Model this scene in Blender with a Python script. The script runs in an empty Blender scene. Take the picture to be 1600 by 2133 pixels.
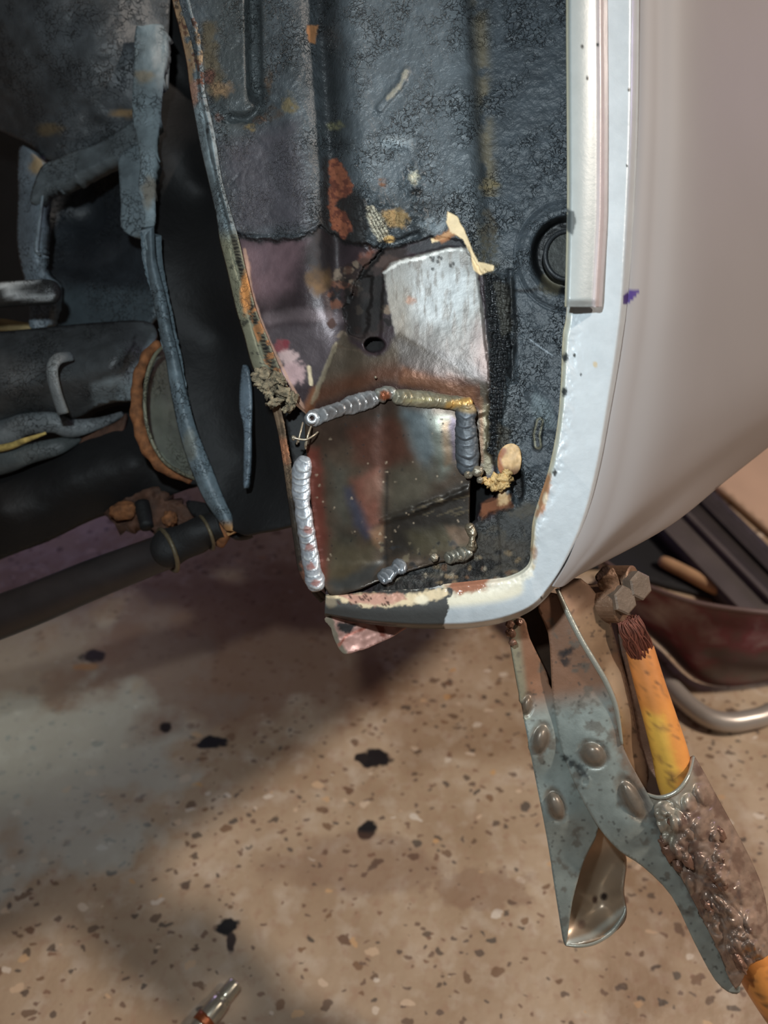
import bpy, bmesh, math, random
import numpy as np
from mathutils import Vector, Matrix
from mathutils.geometry import delaunay_2d_cdt

random.seed(7)
SC = bpy.context.scene
COL = SC.collection

# ------------------------------------------------------------------ camera
F = 1600.0                      # focal length in pixels of the 1600 x 2133 frame
PITCH = math.radians(38)
CAMH = 0.75
RGT = np.array([1.0, 0, 0]); FWD = np.array([0, math.cos(PITCH), -math.sin(PITCH)]); UPV = np.array([0, math.sin(PITCH), math.cos(PITCH)])
ORG = np.array([0, 0, CAMH])
cd = bpy.data.cameras.new('camera'); cam = bpy.data.objects.new('camera', cd); COL.objects.link(cam)
cam.location = ORG.tolist(); cam.rotation_euler = (math.pi/2-PITCH, 0, 0)
cd.sensor_fit = 'VERTICAL'; cd.sensor_height = 36.0; cd.lens = 36.0*F/2133.0
cd.clip_start = 0.01; cd.clip_end = 50
cd.dof.use_dof = True; cd.dof.focus_distance = 0.43; cd.dof.aperture_fstop = 6.5
SC.camera = cam

def cf(X, U, D):                # right, up, forward offsets from the viewpoint -> world
    return ORG + X*RGT + U*UPV + D*FWD
def P(px, py, d):
    return ORG + d*FWD + (px-800.0)/F*d*RGT + (1066.5-py)/F*d*UPV
def PV(px, py, d): return Vector(P(px, py, d).tolist())
def PA(X, Y, D):                # arrays
    X = np.asarray(X, float); Y = np.asarray(Y, float); D = np.asarray(D, float)
    return ORG[None] + D[:, None]*FWD[None] + ((X-800)/F*D)[:, None]*RGT[None] + ((1066.5-Y)/F*D)[:, None]*UPV[None]
def floor_pt(px, py, z=0.0):
    r = FWD + (px-800.0)/F*RGT + (1066.5-py)/F*UPV
    t = (z-CAMH)/r[2]
    return ORG + t*r
def floor_d(px, py, z=0.0):
    r = FWD + (px-800.0)/F*RGT + (1066.5-py)/F*UPV
    return (z-CAMH)/r[2]

# ------------------------------------------------------------------ light and exposure
def lamp(name, kind, loc, target, energy, color, size=0.1, spot=None, blend=0.3):
    l = bpy.data.lights.new(name, kind); o = bpy.data.objects.new(name, l); COL.objects.link(o)
    o.location = Vector([float(v) for v in loc]); d = Vector([float(v) for v in target])-o.location
    o.rotation_euler = d.to_track_quat('-Z', 'Y').to_euler()
    l.energy = energy; l.color = color
    if kind == 'AREA': l.shape = 'DISK'; l.size = size
    else: l.shadow_soft_size = size
    if spot: l.spot_size = math.radians(spot); l.spot_blend = blend
    return o
# phone torch just above and to the left of the lens: the cool key
lamp('phone_torch', 'AREA', cf(-0.07, 0.12, 0.05), P(860, 850, 0.5), 1.65, (0.84, 0.95, 1.0), 0.022)
# bare ceiling lamp of the garage, to the right: warm, throws the shadow of the car on the floor
lamp('ceiling_lamp', 'AREA', (1.93, 0.20, 2.48), (0.9, 0.0, 0.0), 56.0, (1.0, 0.87, 0.76), 0.22)
# violet strip lamps far behind the car
lamp('violet_lamp', 'AREA', (-1.3, 2.4, 0.35), (-0.6, 1.1, 0), 3.6, (0.62, 0.50, 1.0), 0.5)
lamp('violet_lamp', 'AREA', (2.4, 2.2, 1.0), (0.7, 1.0, 0), 4.0, (0.72, 0.56, 1.0), 0.5)
# inspection lamp lying to the left, shining under the car
lamp('floor_lamp', 'SPOT', (-1.0, 0.36, 0.48), floor_pt(-30, 1470), 8.0, (0.92, 1.0, 0.92), 0.03, 27, 0.9)
w = bpy.data.worlds.new('garage'); SC.world = w; w.use_nodes = True
nt = w.node_tree; bg = nt.nodes['Background']
tc = nt.nodes.new('ShaderNodeTexCoord'); sp = nt.nodes.new('ShaderNodeSeparateXYZ'); rp = nt.nodes.new('ShaderNodeValToRGB')
nt.links.new(tc.outputs['Generated'], sp.inputs[0])
mr = nt.nodes.new('ShaderNodeMapRange'); mr.inputs[1].default_value = -1; mr.inputs[2].default_value = 1
nt.links.new(sp.outputs['Z'], mr.inputs[0]); nt.links.new(mr.outputs[0], rp.inputs[0])
rp.color_ramp.elements[0].position = 0.35; rp.color_ramp.elements[0].color = (0.10, 0.065, 0.05, 1)
rp.color_ramp.elements[1].position = 0.75; rp.color_ramp.elements[1].color = (0.44, 0.38, 0.36, 1)
nt.links.new(rp.outputs[0], bg.inputs[0]); bg.inputs[1].default_value = 0.17
SC.view_settings.view_transform = 'Standard'; SC.view_settings.look = 'None'
SC.view_settings.exposure = 0.0; SC.view_settings.gamma = 1.0; SC.view_settings.use_curve_mapping = False
try: SC.cycles.use_denoising = True
except Exception: pass

# ------------------------------------------------------------------ numpy painting helpers
def lin(c):
    c = np.array(c, float)/255.0
    return np.where(c <= 0.04045, c/12.92, ((c+0.055)/1.055)**2.4)
def _hash(ix, iy, s):
    v = np.sin(ix*127.1+iy*311.7+s*74.7)*43758.5453
    return v-np.floor(v)
def vnoise(X, Y, sc, seed=0):
    x = X/sc; y = Y/sc; ix = np.floor(x); iy = np.floor(y); fx = x-ix; fy = y-iy
    fx = fx*fx*(3-2*fx); fy = fy*fy*(3-2*fy)
    a = _hash(ix, iy, seed); b = _hash(ix+1, iy, seed); c = _hash(ix, iy+1, seed); d = _hash(ix+1, iy+1, seed)
    return (a*(1-fx)+b*fx)*(1-fy)+(c*(1-fx)+d*fx)*fy
def fbm(X, Y, sc, seed=0, o=4):
    r = 0; a = 1; t = 0
    for k in range(o):
        r = r+a*vnoise(X+k*13.7, Y-k*7.1, sc/2**k, seed+k); t += a; a *= 0.55
    return r/t-0.5                      # about -0.35 .. 0.35
def sstep(x, a, b):
    t = np.clip((x-a)/(b-a), 0, 1); return t*t*(3-2*t)
def sdpoly(X, Y, poly):
    n = len(poly); d = np.full(X.shape, 1e9); ins = np.zeros(X.shape, bool)
    for i in range(n):
        x1, y1 = poly[i][:2]; x2, y2 = poly[(i+1) % n][:2]
        ex, ey = x2-x1, y2-y1; L = ex*ex+ey*ey+1e-9
        t = np.clip(((X-x1)*ex+(Y-y1)*ey)/L, 0, 1)
        d = np.minimum(d, np.hypot(X-x1-t*ex, Y-y1-t*ey))
        if abs(ey) > 1e-9:
            c = ((y1 > Y) != (y2 > Y)) & (X < ex*(Y-y1)/ey+x1); ins ^= c
    return np.where(ins, -d, d)
def pm(X, Y, poly, soft=3, na=6, ns=14, seed=1):        # soft-edged polygon mask with a ragged rim
    s = sdpoly(X, Y, poly)
    if na: s = s+na*2*fbm(X, Y, ns, seed)
    return 1-sstep(s, -soft, soft)
def em(X, Y, cx, cy, rx, ry, soft=0.25, na=0.3, ns=14, seed=1, rot=0):
    c, s = math.cos(rot), math.sin(rot); x = (X-cx)*c+(Y-cy)*s; y = -(X-cx)*s+(Y-cy)*c
    r = np.hypot(x/rx, y/ry)
    if na: r = r+na*2*fbm(X, Y, ns, seed)
    return 1-sstep(r, 1-soft, 1+soft)
def sdline(X, Y, pts):
    d = np.full(X.shape, 1e9)
    for (x1, y1), (x2, y2) in zip(pts[:-1], pts[1:]):
        ex, ey = x2-x1, y2-y1; t = np.clip(((X-x1)*ex+(Y-y1)*ey)/(ex*ex+ey*ey+1e-9), 0, 1)
        d = np.minimum(d, np.hypot(X-x1-t*ex, Y-y1-t*ey))
    return d
def lm(X, Y, pts, w, soft=2, na=2, ns=12, seed=3):
    return 1-sstep(sdline(X, Y, pts)+na*2*fbm(X, Y, ns, seed), w-soft, w+soft)
def interp(pts, y):
    a = sorted(pts, key=lambda p: p[1]); return np.interp(y, [p[1] for p in a], [p[0] for p in a])

class Paint:
    def __init__(s, X, Y, base, rough=0.5, metal=0.0, bump=1.0):
        s.X, s.Y = X, Y; n = len(X)
        s.c = np.tile(lin(base), (n, 1)); s.p = np.tile(np.array([rough, metal, bump]), (n, 1)).astype(float)
    def put(s, m, col, rough=None, metal=None, bump=None, op=1.0):
        m = m*op
        if col is not None: s.c = s.c*(1-m[:, None])+lin(col)[None]*m[:, None]
        for i, v in enumerate((rough, metal, bump)):
            if v is not None: s.p[:, i] = s.p[:, i]*(1-m)+v*m
        return s
    def mott(s, amp, sc, seed=0):
        f = np.exp(amp*2*fbm(s.X, s.Y, sc, seed)); s.c = s.c*f[:, None]; return s

# ------------------------------------------------------------------ materials
MATS = {}
def mat(name, color=None, rough=0.5, metal=0.0, noise=(0, 300), crack=(0, 250), mott=(0.0, 60), coat=0.0, painted=False, speck=None):
    """noise=(bump strength, scale) crack=(strength, scale); painted reads the wear layers Col / Prm of the mesh"""
    m = bpy.data.materials.new(name); m.use_nodes = True; nt = m.node_tree; N = nt.nodes; L = nt.links
    b = N['Principled BSDF']; tc = N.new('ShaderNodeTexCoord'); co = tc.outputs['Object']
    if painted:
        a = N.new('ShaderNodeAttribute'); a.attribute_name = 'Col'; csock = a.outputs['Color']
        q = N.new('ShaderNodeAttribute'); q.attribute_name = 'Prm'; sx = N.new('ShaderNodeSeparateColor'); L.new(q.outputs['Color'], sx.inputs[0])
        L.new(sx.outputs[0], b.inputs['Roughness']); L.new(sx.outputs[1], b.inputs['Metallic']); bsock = sx.outputs[2]
    else:
        c = N.new('ShaderNodeRGB'); c.outputs[0].default_value = (*lin(color), 1); csock = c.outputs[0]
        b.inputs['Roughness'].default_value = rough; b.inputs['Metallic'].default_value = metal; bsock = None
    if mott[0]:
        nz = N.new('ShaderNodeTexNoise'); nz.inputs['Scale'].default_value = mott[1]; nz.inputs['Detail'].default_value = 6
        L.new(co, nz.inputs['Vector'])
        mp = N.new('ShaderNodeMapRange'); mp.inputs[1].default_value = 0.3; mp.inputs[2].default_value = 0.7
        mp.inputs[3].default_value = 1-mott[0]; mp.inputs[4].default_value = 1+mott[0]; L.new(nz.outputs[0], mp.inputs[0])
        vm = N.new('ShaderNodeVectorMath'); vm.operation = 'SCALE'; L.new(csock, vm.inputs[0]); L.new(mp.outputs[0], vm.inputs['Scale']); csock = vm.outputs[0]
    h = None
    def add(a, bb):
        if a is None: return bb
        x = N.new('ShaderNodeMath'); x.operation = 'ADD'; L.new(a, x.inputs[0]); L.new(bb, x.inputs[1]); return x.outputs[0]
    if noise[0]:
        for k, (am, sc) in enumerate(((1.0, noise[1]), (0.35, noise[1]*3.3))):
            nz = N.new('ShaderNodeTexNoise'); nz.inputs['Scale'].default_value = sc; nz.inputs['Detail'].default_value = 5
            L.new(co, nz.inputs['Vector'])
            x = N.new('ShaderNodeMath'); x.operation = 'MULTIPLY'; x.inputs[1].default_value = am*noise[0]; L.new(nz.outputs[0], x.inputs[0]); h = add(h, x.outputs[0])
    if bsock is not None and h is not None:
        k_ = N.new('ShaderNodeMath'); k_.operation = 'MULTIPLY_ADD'; k_.inputs[1].default_value = 0.75; k_.inputs[2].default_value = 0.25; L.new(bsock, k_.inputs[0])
        x = N.new('ShaderNodeMath'); x.operation = 'MULTIPLY'; L.new(h, x.inputs[0]); L.new(k_.outputs[0], x.inputs[1]); h = x.outputs[0]
    if crack[0]:
        nz = N.new('ShaderNodeTexNoise'); nz.inputs['Scale'].default_value = crack[1]*0.8; nz.inputs['Detail'].default_value = 3; L.new(co, nz.inputs['Vector'])
        mx = N.new('ShaderNodeMix'); mx.data_type = 'RGBA'; mx.blend_type = 'LINEAR_LIGHT'; mx.inputs[0].default_value = 0.0075*250/crack[1]
        L.new(co, mx.inputs[6]); L.new(nz.outputs['Color'], mx.inputs[7])
        vo = N.new('ShaderNodeTexVoronoi'); vo.feature = 'DISTANCE_TO_EDGE'; vo.inputs['Scale'].default_value = crack[1]; L.new(mx.outputs[2], vo.inputs['Vector'])
        mp = N.new('ShaderNodeMapRange'); mp.inputs[1].default_value = 0.0; mp.inputs[2].default_value = 0.07; L.new(vo.outputs['Distance'], mp.inputs[0])
        # cracks come and go over the coat
        n2 = N.new('ShaderNodeTexNoise'); n2.inputs['Scale'].default_value = crack[1]*0.22; n2.inputs['Detail'].default_value = 4; L.new(co, n2.inputs['Vector'])
        m2 = N.new('ShaderNodeMapRange'); m2.inputs[1].default_value = 0.43; m2.inputs[2].default_value = 0.58; L.new(n2.outputs[0], m2.inputs[0])
        inv = N.new('ShaderNodeMath'); inv.operation = 'SUBTRACT'; inv.inputs[0].default_value = 1.0; L.new(mp.outputs[0], inv.inputs[1])
        cm = N.new('ShaderNodeMath'); cm.operation = 'MULTIPLY'; L.new(inv.outputs[0], cm.inputs[0]); L.new(m2.outputs[0], cm.inputs[1])
        if bsock is not None:
            c3 = N.new('ShaderNodeMath'); c3.operation = 'MULTIPLY'; L.new(cm.outputs[0], c3.inputs[0]); L.new(bsock, c3.inputs[1]); cm = c3
        x = N.new('ShaderNodeMath'); x.operation = 'MULTIPLY'; x.inputs[1].default_value = -crack[0]; L.new(cm.outputs[0], x.inputs[0]); h = add(h, x.outputs[0])
        dk = N.new('ShaderNodeMath'); dk.operation = 'MULTIPLY_ADD'; dk.inputs[1].default_value = -0.85; dk.inputs[2].default_value = 1.0; L.new(cm.outputs[0], dk.inputs[0])
        vm = N.new('ShaderNodeVectorMath'); vm.operation = 'SCALE'; L.new(csock, vm.inputs[0]); L.new(dk.outputs[0], vm.inputs['Scale']); csock = vm.outputs[0]
    if speck:
        scs, dens, colr = speck
        vo = N.new('ShaderNodeTexVoronoi'); vo.inputs['Scale'].default_value = scs; L.new(co, vo.inputs['Vector'])
        s1 = N.new('ShaderNodeSeparateColor'); L.new(vo.outputs['Color'], s1.inputs[0])
        a1 = N.new('ShaderNodeMath'); a1.operation = 'LESS_THAN'; a1.inputs[1].default_value = dens; L.new(s1.outputs[0], a1.inputs[0])
        rr = N.new('ShaderNodeMath'); rr.operation = 'MULTIPLY'; rr.inputs[1].default_value = 0.3; L.new(s1.outputs[1], rr.inputs[0])
        a2 = N.new('ShaderNodeMath'); a2.operation = 'LESS_THAN'; L.new(vo.outputs['Distance'], a2.inputs[0]); L.new(rr.outputs[0], a2.inputs[1])
        a3 = N.new('ShaderNodeMath'); a3.operation = 'MULTIPLY'; L.new(a1.outputs[0], a3.inputs[0]); L.new(a2.outputs[0], a3.inputs[1])
        mx = N.new('ShaderNodeMix'); mx.data_type = 'RGBA'; L.new(a3.outputs[0], mx.inputs[0]); L.new(csock, mx.inputs[6]); mx.inputs[7].default_value = (*lin(colr), 1); csock = mx.outputs[2]
    if h is not None:
        bp = N.new('ShaderNodeBump'); bp.inputs['Distance'].default_value = 0.001; bp.inputs['Strength'].default_value = 1.0
        L.new(h, bp.inputs['Height']); L.new(bp.outputs[0], b.inputs['Normal'])
    L.new(csock, b.inputs['Base Color'])
    if coat: b.inputs['Coat Weight'].default_value = coat; b.inputs['Coat Roughness'].default_value = 0.12
    MATS[name] = m; return m

# ------------------------------------------------------------------ mesh helpers
def link(name, me, m, parent=None, label=None):
    o = bpy.data.objects.new(name, me); COL.objects.link(o)
    if m: me.materials.append(m)
    if parent: o.parent = parent
    if label: o['label'] = label
    me.polygons.foreach_set('use_smooth', [True]*len(me.polygons)); return o
def setattrs(me, paint):
    n = len(me.vertices)
    for nm, arr in (('Col', paint.c), ('Prm', paint.p)):
        a = me.color_attributes.new(nm, 'FLOAT_COLOR', 'POINT')
        v = np.ones((n, 4), np.float32); v[:, :3] = arr
        if nm == 'Col': l_ = v[:, :3] @ np.array([.3, .5, .2], np.float32); v[:, :3] = np.clip(l_[:, None]+(v[:, :3]-l_[:, None])*.84, 0, 1)
        a.data.foreach_set('color', v.ravel())
def frommesh(name, V, Fc, m, parent=None, paint=None, thick=0.0, label=None, smooth=True):
    me = bpy.data.meshes.new(name); me.from_pydata(V.tolist() if hasattr(V, 'tolist') else V, [], Fc); me.update()
    if paint is not None: setattrs(me, paint)
    o = link(name, me, m, parent, label)
    if not smooth: me.polygons.foreach_set('use_smooth', [False]*len(me.polygons))
    if thick:
        s = o.modifiers.new('thickness', 'SOLIDIFY'); s.thickness = thick; s.offset = -1.0
    return o
def gridmesh(name, X, Y, D, m, parent=None, paint=None, thick=0.0, flip=False, label=None):
    """X, Y, D are (rows, cols) arrays; faces look at the camera"""
    r, c = X.shape; V = PA(X.ravel(), Y.ravel(), D.ravel())
    i = np.arange(r*c).reshape(r, c)
    q = np.stack([i[:-1, :-1], i[1:, :-1], i[1:, 1:], i[:-1, 1:]], -1).reshape(-1, 4)
    if flip: q = q[:, ::-1]
    return frommesh(name, V, q.tolist(), m, parent, paint, thick, label)
def catmull(pts, n=8, closed=False):
    P_ = [np.array(p, float) for p in pts]; out = []; N = len(P_)
    rng = range(N) if closed else range(N-1)
    for i in rng:
        if closed: a, b, c, d = P_[(i-1) % N], P_[i], P_[(i+1) % N], P_[(i+2) % N]
        else: a, b, c, d = P_[max(i-1, 0)], P_[i], P_[i+1], P_[min(i+2, N-1)]
        for k in range(n):
            t = k/n; out.append(0.5*((2*b)+(-a+c)*t+(2*a-5*b+4*c-d)*t*t+(-a+3*b-3*c+d)*t**3))
    if not closed: out.append(P_[-1])
    return out
def tps(ctrl):
    c = np.array(ctrl, float); x = c[:, 0]/500; y = c[:, 1]/500; z = c[:, 2]; n = len(c)
    def U(r2): return np.where(r2 > 1e-12, r2*np.log(r2+1e-12), 0)
    K = U((x[:, None]-x[None])**2+(y[:, None]-y[None])**2)+np.eye(n)*1e-4
    A = np.zeros((n+3, n+3)); A[:n, :n] = K; A[:n, n] = 1; A[:n, n+1] = x; A[:n, n+2] = y; A[n, :n] = 1; A[n+1, :n] = x; A[n+2, :n] = y
    wv = np.linalg.lstsq(A, np.concatenate([z, [0, 0, 0]]), rcond=None)[0]
    def f(X, Y):
        X = np.asarray(X, float)/500; Y = np.asarray(Y, float)/500; r = wv[n]+wv[n+1]*X+wv[n+2]*Y
        for i in range(n): r = r+wv[i]*U((X-x[i])**2+(Y-y[i])**2)
        return r
    return f
def sheet(name, poly, m, parent=None, sp=6, extra=(), h=None, paint=None, thick=0.0012, smooth=4, jag=0, seed=0, label=None, dfn=None):
    """sheet-metal piece with its own outline, depth and thickness. poly: (x, y, depth)"""
    if dfn is None: dfn = tps([p for p in poly]+list(extra))
    pts = catmull([p[:2] for p in poly], smooth, True) if smooth > 1 else [np.array(p[:2], float) for p in poly]
    out = []
    for a, b in zip(pts, pts[1:]+pts[:1]):
        n = max(1, int(np.hypot(*(b-a))/sp))
        for k in range(n): out.append(a+(b-a)*k/n)
    out = np.array(out)
    if jag:
        nx = fbm(out[:, 0], out[:, 1], 11, seed+5); ny = fbm(out[:, 0], out[:, 1], 11, seed+9); out = out+jag*3*np.stack([nx, ny], 1)
    x0, y0 = out.min(0); x1, y1 = out.max(0)
    gx, gy = np.meshgrid(np.arange(x0, x1, sp), np.arange(y0, y1, sp*0.87)); gx = gx+((np.arange(gx.shape[0]) % 2)*sp/2)[:, None]
    gx = gx.ravel(); gy = gy.ravel(); s = sdpoly(gx, gy, out.tolist()); k = s < -sp*0.55
    allp = np.concatenate([out, np.stack([gx[k], gy[k]], 1)])
    n = len(out)
    r = delaunay_2d_cdt([Vector(p) for p in allp.tolist()], [], [list(range(n))], 1, 1e-4)
    v = np.array([tuple(p) for p in r[0]]); X = v[:, 0]; Y = v[:, 1]; D = dfn(X, Y)
    if h is not None: D = D-h(X, Y)
    fc = []
    for f in r[2]:
        a = v[f[1]]-v[f[0]]; b = v[f[2]]-v[f[0]]
        f = list(f)
        if a[0]*b[1]-a[1]*b[0] > 0: f = f[::-1]
        fc.append(f)
    pt = paint(X, Y) if paint else None
    return frommesh(name, PA(X, Y, D), fc, m, parent, pt, thick, label)
def tube(name, path, rad, m, parent=None, seg=16, n=6, h=None, cap=True, closed=False, paint=None, label=None, squash=None, world=False):
    """path: (x, y, depth) pixels (or world points); rad: pixel radius (scalar or list)"""
    rr = rad if isinstance(rad, (list, tuple)) else [rad]*len(path)
    pr = [tuple(p)+(r,) for p, r in zip(path, rr)]
    c = catmull(pr, n, closed)
    W = [(np.array(q[:3]) if world else P(q[0], q[1], q[2])) for q in c]; R = [(q[3] if world else q[3]*q[2]/F) for q in c]
    N = len(W); V = []; px = []; up = FWD.copy()
    for i in range(N):
        a = W[(i-1) % N] if closed or i > 0 else W[i]; b = W[(i+1) % N] if closed or i < N-1 else W[i]
        t = b-a; t = t/np.linalg.norm(t); s = np.cross(t, up); s /= np.linalg.norm(s)+1e-12; u = np.cross(s, t)
        for k in range(seg):
            an = 2*math.pi*k/seg; r = R[i]*(1 if h is None else h(i/N, an))
            sq = squash or 1.0
            V.append(W[i]+s*math.cos(an)*r+u*math.sin(an)*r*sq); px.append((c[i][0]+math.cos(an)*c[i][3], c[i][1]+math.sin(an)*c[i][3]))
    Fc = []
    for i in range(N if closed else N-1):
        for k in range(seg):
            a = i*seg+k; b = i*seg+(k+1) % seg; j = (i+1) % N; Fc.append([a, b, j*seg+(k+1) % seg, j*seg+k])
    if cap and not closed:
        Fc.append(list(range(seg))[::-1]); Fc.append([(N-1)*seg+k for k in range(seg)])
    px = np.array(px)
    return frommesh(name, np.array(V), Fc, m, parent, paint(px[:, 0], px[:, 1]) if paint else None, 0, label)
def prism(name, center, axis, r, length, m, parent=None, n=6, bevel=0.15, rot=0.0, hole=0.0):
    ax = Vector(axis).normalized(); q = ax.to_track_quat('Z', 'Y').to_matrix().to_4x4(); T = Matrix.Translation(center) @ q
    prof = [(0.0 if not hole else hole*r, 0.5), (r*(1-bevel), 0.5), (r, 0.5-bevel*r/length*0.7), (r, -0.5), (0.0 if not hole else hole*r, -0.5)]
    V = []; Fc = []
    for (rr, z) in prof:
        for k in range(n):
            a = 2*math.pi*k/n+rot; V.append(T @ Vector((rr*math.cos(a), rr*math.sin(a), z*length)))
    M = len(prof)
    for i in range(M-1 if not hole else M):
        for k in range(n):
            j = (i+1) % M; Fc.append([i*n+k, i*n+(k+1) % n, j*n+(k+1) % n, j*n+k][::-1])
    me = bpy.data.meshes.new(name); bm = bmesh.new(); vs = [bm.verts.new(v) for v in V]
    for f in Fc:
        try: bm.faces.new([vs[i] for i in f])
        except ValueError: pass
    bmesh.ops.remove_doubles(bm, verts=bm.verts, dist=1e-6); bmesh.ops.recalc_face_normals(bm, faces=bm.faces); bm.to_mesh(me); bm.free()
    o = link(name, me, m, parent)
    me.polygons.foreach_set('use_smooth', [False]*len(me.polygons)); return o
def blob(name, center, rx, ry, rz, m, parent=None, amp=0.15, seed=0, sub=3, rot=0.0, label=None):
    bm = bmesh.new(); bmesh.ops.create_icosphere(bm, subdivisions=sub, radius=1.0)
    Rm = Matrix([list(RGT), list(UPV), list(-FWD)]).transposed() @ Matrix.Rotation(rot, 3, 'Z')
    from mathutils import noise
    for v in bm.verts:
        f = 1+amp*noise.noise(v.co*1.7+Vector((seed*3.1, 0, seed)))+amp*0.5*noise.noise(v.co*4+Vector((seed, 5, 0)))
        v.co = Vector(center)+Rm @ Vector((v.co.x*rx*f, v.co.y*ry*f, v.co.z*rz*f))
    me = bpy.data.meshes.new(name); bm.to_mesh(me); bm.free(); return link(name, me, m, parent, label)
def thing(name, label, cat, loc, kind=None):
    o = bpy.data.objects.new(name, None); COL.objects.link(o); o.empty_display_size = 0.05
    o.location = Vector([float(v) for v in loc]); o['label'] = label; o['category'] = cat; ROOTS.append(o); return o
ROOTS = []
# ------------------------------------------------------------------ floor
def floor_material():
    m = bpy.data.materials.new('terrazzo_floor'); m.use_nodes = True; nt = m.node_tree; N = nt.nodes; L = nt.links
    b = N['Principled BSDF']; tc = N.new('ShaderNodeTexCoord'); co = tc.outputs['Object']
    def noise(sc, det=5, src=co):
        n = N.new('ShaderNodeTexNoise'); n.inputs['Scale'].default_value = sc; n.inputs['Detail'].default_value = det; L.new(src, n.inputs['Vector']); return n
    def mth(op, a, c=None):
        x = N.new('ShaderNodeMath'); x.operation = op
        for i, v in enumerate((a, c)):
            if v is None: continue
            if isinstance(v, (int, float)): x.inputs[i].default_value = v
            else: L.new(v, x.inputs[i])
        return x.outputs[0]
    def mr(v, a, c, lo=0.0, hi=1.0):
        x = N.new('ShaderNodeMapRange'); x.inputs[1].default_value = a; x.inputs[2].default_value = c; x.inputs[3].default_value = lo; x.inputs[4].default_value = hi; L.new(v, x.inputs[0]); return x.outputs[0]
    def mix(f, a, c):
        x = N.new('ShaderNodeMix'); x.data_type = 'RGBA'
        if isinstance(f, (int, float)): x.inputs[0].default_value = f
        else: L.new(f, x.inputs[0])
        for i, v in ((6, a), (7, c)):
            if isinstance(v, tuple): x.inputs[i].default_value = (*lin(v), 1)
            else: L.new(v, x.inputs[i])
        return x.outputs[2]
    base = mix(mr(noise(9, 8).outputs[0], 0.35, 0.65), (166, 139, 111), (194, 170, 143))
    base = mix(mr(noise(38, 6).outputs[0], 0.5, 0.75, 0, 0.5), base, (222, 208, 190))
    base = mix(mr(noise(90, 4).outputs[0], 0.52, 0.72, 0, 0.5), base, (165, 128, 104))
    n1 = noise(60, 4)
    wv = N.new('ShaderNodeMix'); wv.data_type = 'RGBA'; wv.blend_type = 'LINEAR_LIGHT'; wv.inputs[0].default_value = 0.009
    L.new(co, wv.inputs[6]); L.new(n1.outputs['Color'], wv.inputs[7])
    st = N.new('ShaderNodeMapping'); st.inputs['Rotation'].default_value = (0, 0, 0.5); st.inputs['Scale'].default_value = (0.85, 1.3, 1); L.new(wv.outputs[2], st.inputs[0])
    for sc, dens, rad, cols in ((40, 0.07, 0.26, ((72, 64, 58), (112, 78, 56))), (64, 0.20, 0.28, ((78, 72, 66), (132, 98, 70))), (120, 0.20, 0.30, ((88, 78, 70), (136, 102, 80))), (60, 0.10, 0.3, ((226, 214, 198), (205, 160, 110)))):
        vo = N.new('ShaderNodeTexVoronoi'); vo.inputs['Scale'].default_value = sc; vo.voronoi_dimensions = '2D'; L.new(st.outputs[0], vo.inputs['Vector'])
        s = N.new('ShaderNodeSeparateColor'); L.new(vo.outputs['Color'], s.inputs[0])
        on = mth('LESS_THAN', s.outputs[0], dens); r = mth('MULTIPLY', mth('ADD', s.outputs[1], 0.25), rad)
        msk = mr(mth('SUBTRACT', r, vo.outputs['Distance']), 0.0, 0.05)
        msk = mth('MULTIPLY', mth('MULTIPLY', msk, on), 0.85)
        base = mix(msk, base, mix(s.outputs[2], cols[0], cols[1]))
    # oily spots, brown zones, lit patch and car shade painted in, each at its own place on the slab
    n2 = noise(70, 5); n3 = noise(14, 6)
    def spot(px, py, rx, ry, col, dst, op=1.0, na=0.9, ns=n2, rot=0.0):
        c = floor_pt(px, py); mp = N.new('ShaderNodeMapping'); mp.vector_type = 'TEXTURE'
        mp.inputs['Location'].default_value = (float(c[0]), float(c[1]), 0); mp.inputs['Rotation'].default_value = (0, 0, rot); mp.inputs['Scale'].default_value = (rx, ry, 1)
        L.new(co, mp.inputs[0]); ln = N.new('ShaderNodeVectorMath'); ln.operation = 'LENGTH'; L.new(mp.outputs[0], ln.inputs[0])
        dd = mth('ADD', ln.outputs['Value'], mth('MULTIPLY', mth('SUBTRACT', ns.outputs[0], 0.5), na*2))
        f = mth('MULTIPLY', mr(dd, 1.15, 0.85), op); return mix(f, dst, col)
    base = spot(120, 1500, .17, .19, (196, 200, 190), base, 0.55, 1.0, n3)  # light falling under the car, painted as a paler cool patch
    base = spot(60, 1330, .12, .10, (150, 118, 92), base, 0.6, 1.0, n3)
    base = spot(500, 1330, .20, .14, (140, 104, 82), base, 0.7, 0.8, n3)  # shadow of the car painted into the slab as brown
    base = spot(780, 1580, .017, .012, (28, 22, 22), base); base = spot(752, 1578, .009, .006, (34, 26, 24), base)
    base = spot(767, 1730, .009, .009, (26, 24, 24), base); base = spot(440, 1547, .016, .009, (24, 22, 24), base)
    base = spot(195, 1366, .017, .010, (48, 38, 32), base); base = spot(347, 1515, .008, .007, (40, 32, 28), base)
    base = spot(474, 1932, .011, .008, (22, 20, 20), base); base = spot(482, 1958, .004, .010, (60, 48, 44), base)
    base = spot(178, 1390, .014, .006, (190, 130, 60), base, 0.5)
    base = spot(1000, 1850, .05, .02, (120, 84, 66), base, 0.35); base = spot(760, 1800, .09, .03, (120, 88, 72), base, 0.35, 0.9, n3)  # broad, faint brown zones
    L.new(base, b.inputs['Base Color']); b.inputs['Roughness'].default_value = 0.5
    L.new(mr(n3.outputs[0], 0.3, 0.7, 0.35, 0.6), b.inputs['Roughness'])
    bp = N.new('ShaderNodeBump'); bp.inputs['Distance'].default_value = 0.002; bp.inputs['Strength'].default_value = 0.35
    L.new(noise(120, 6).outputs[0], bp.inputs['Height']); L.new(bp.outputs[0], b.inputs['Normal'])
    return m
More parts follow.
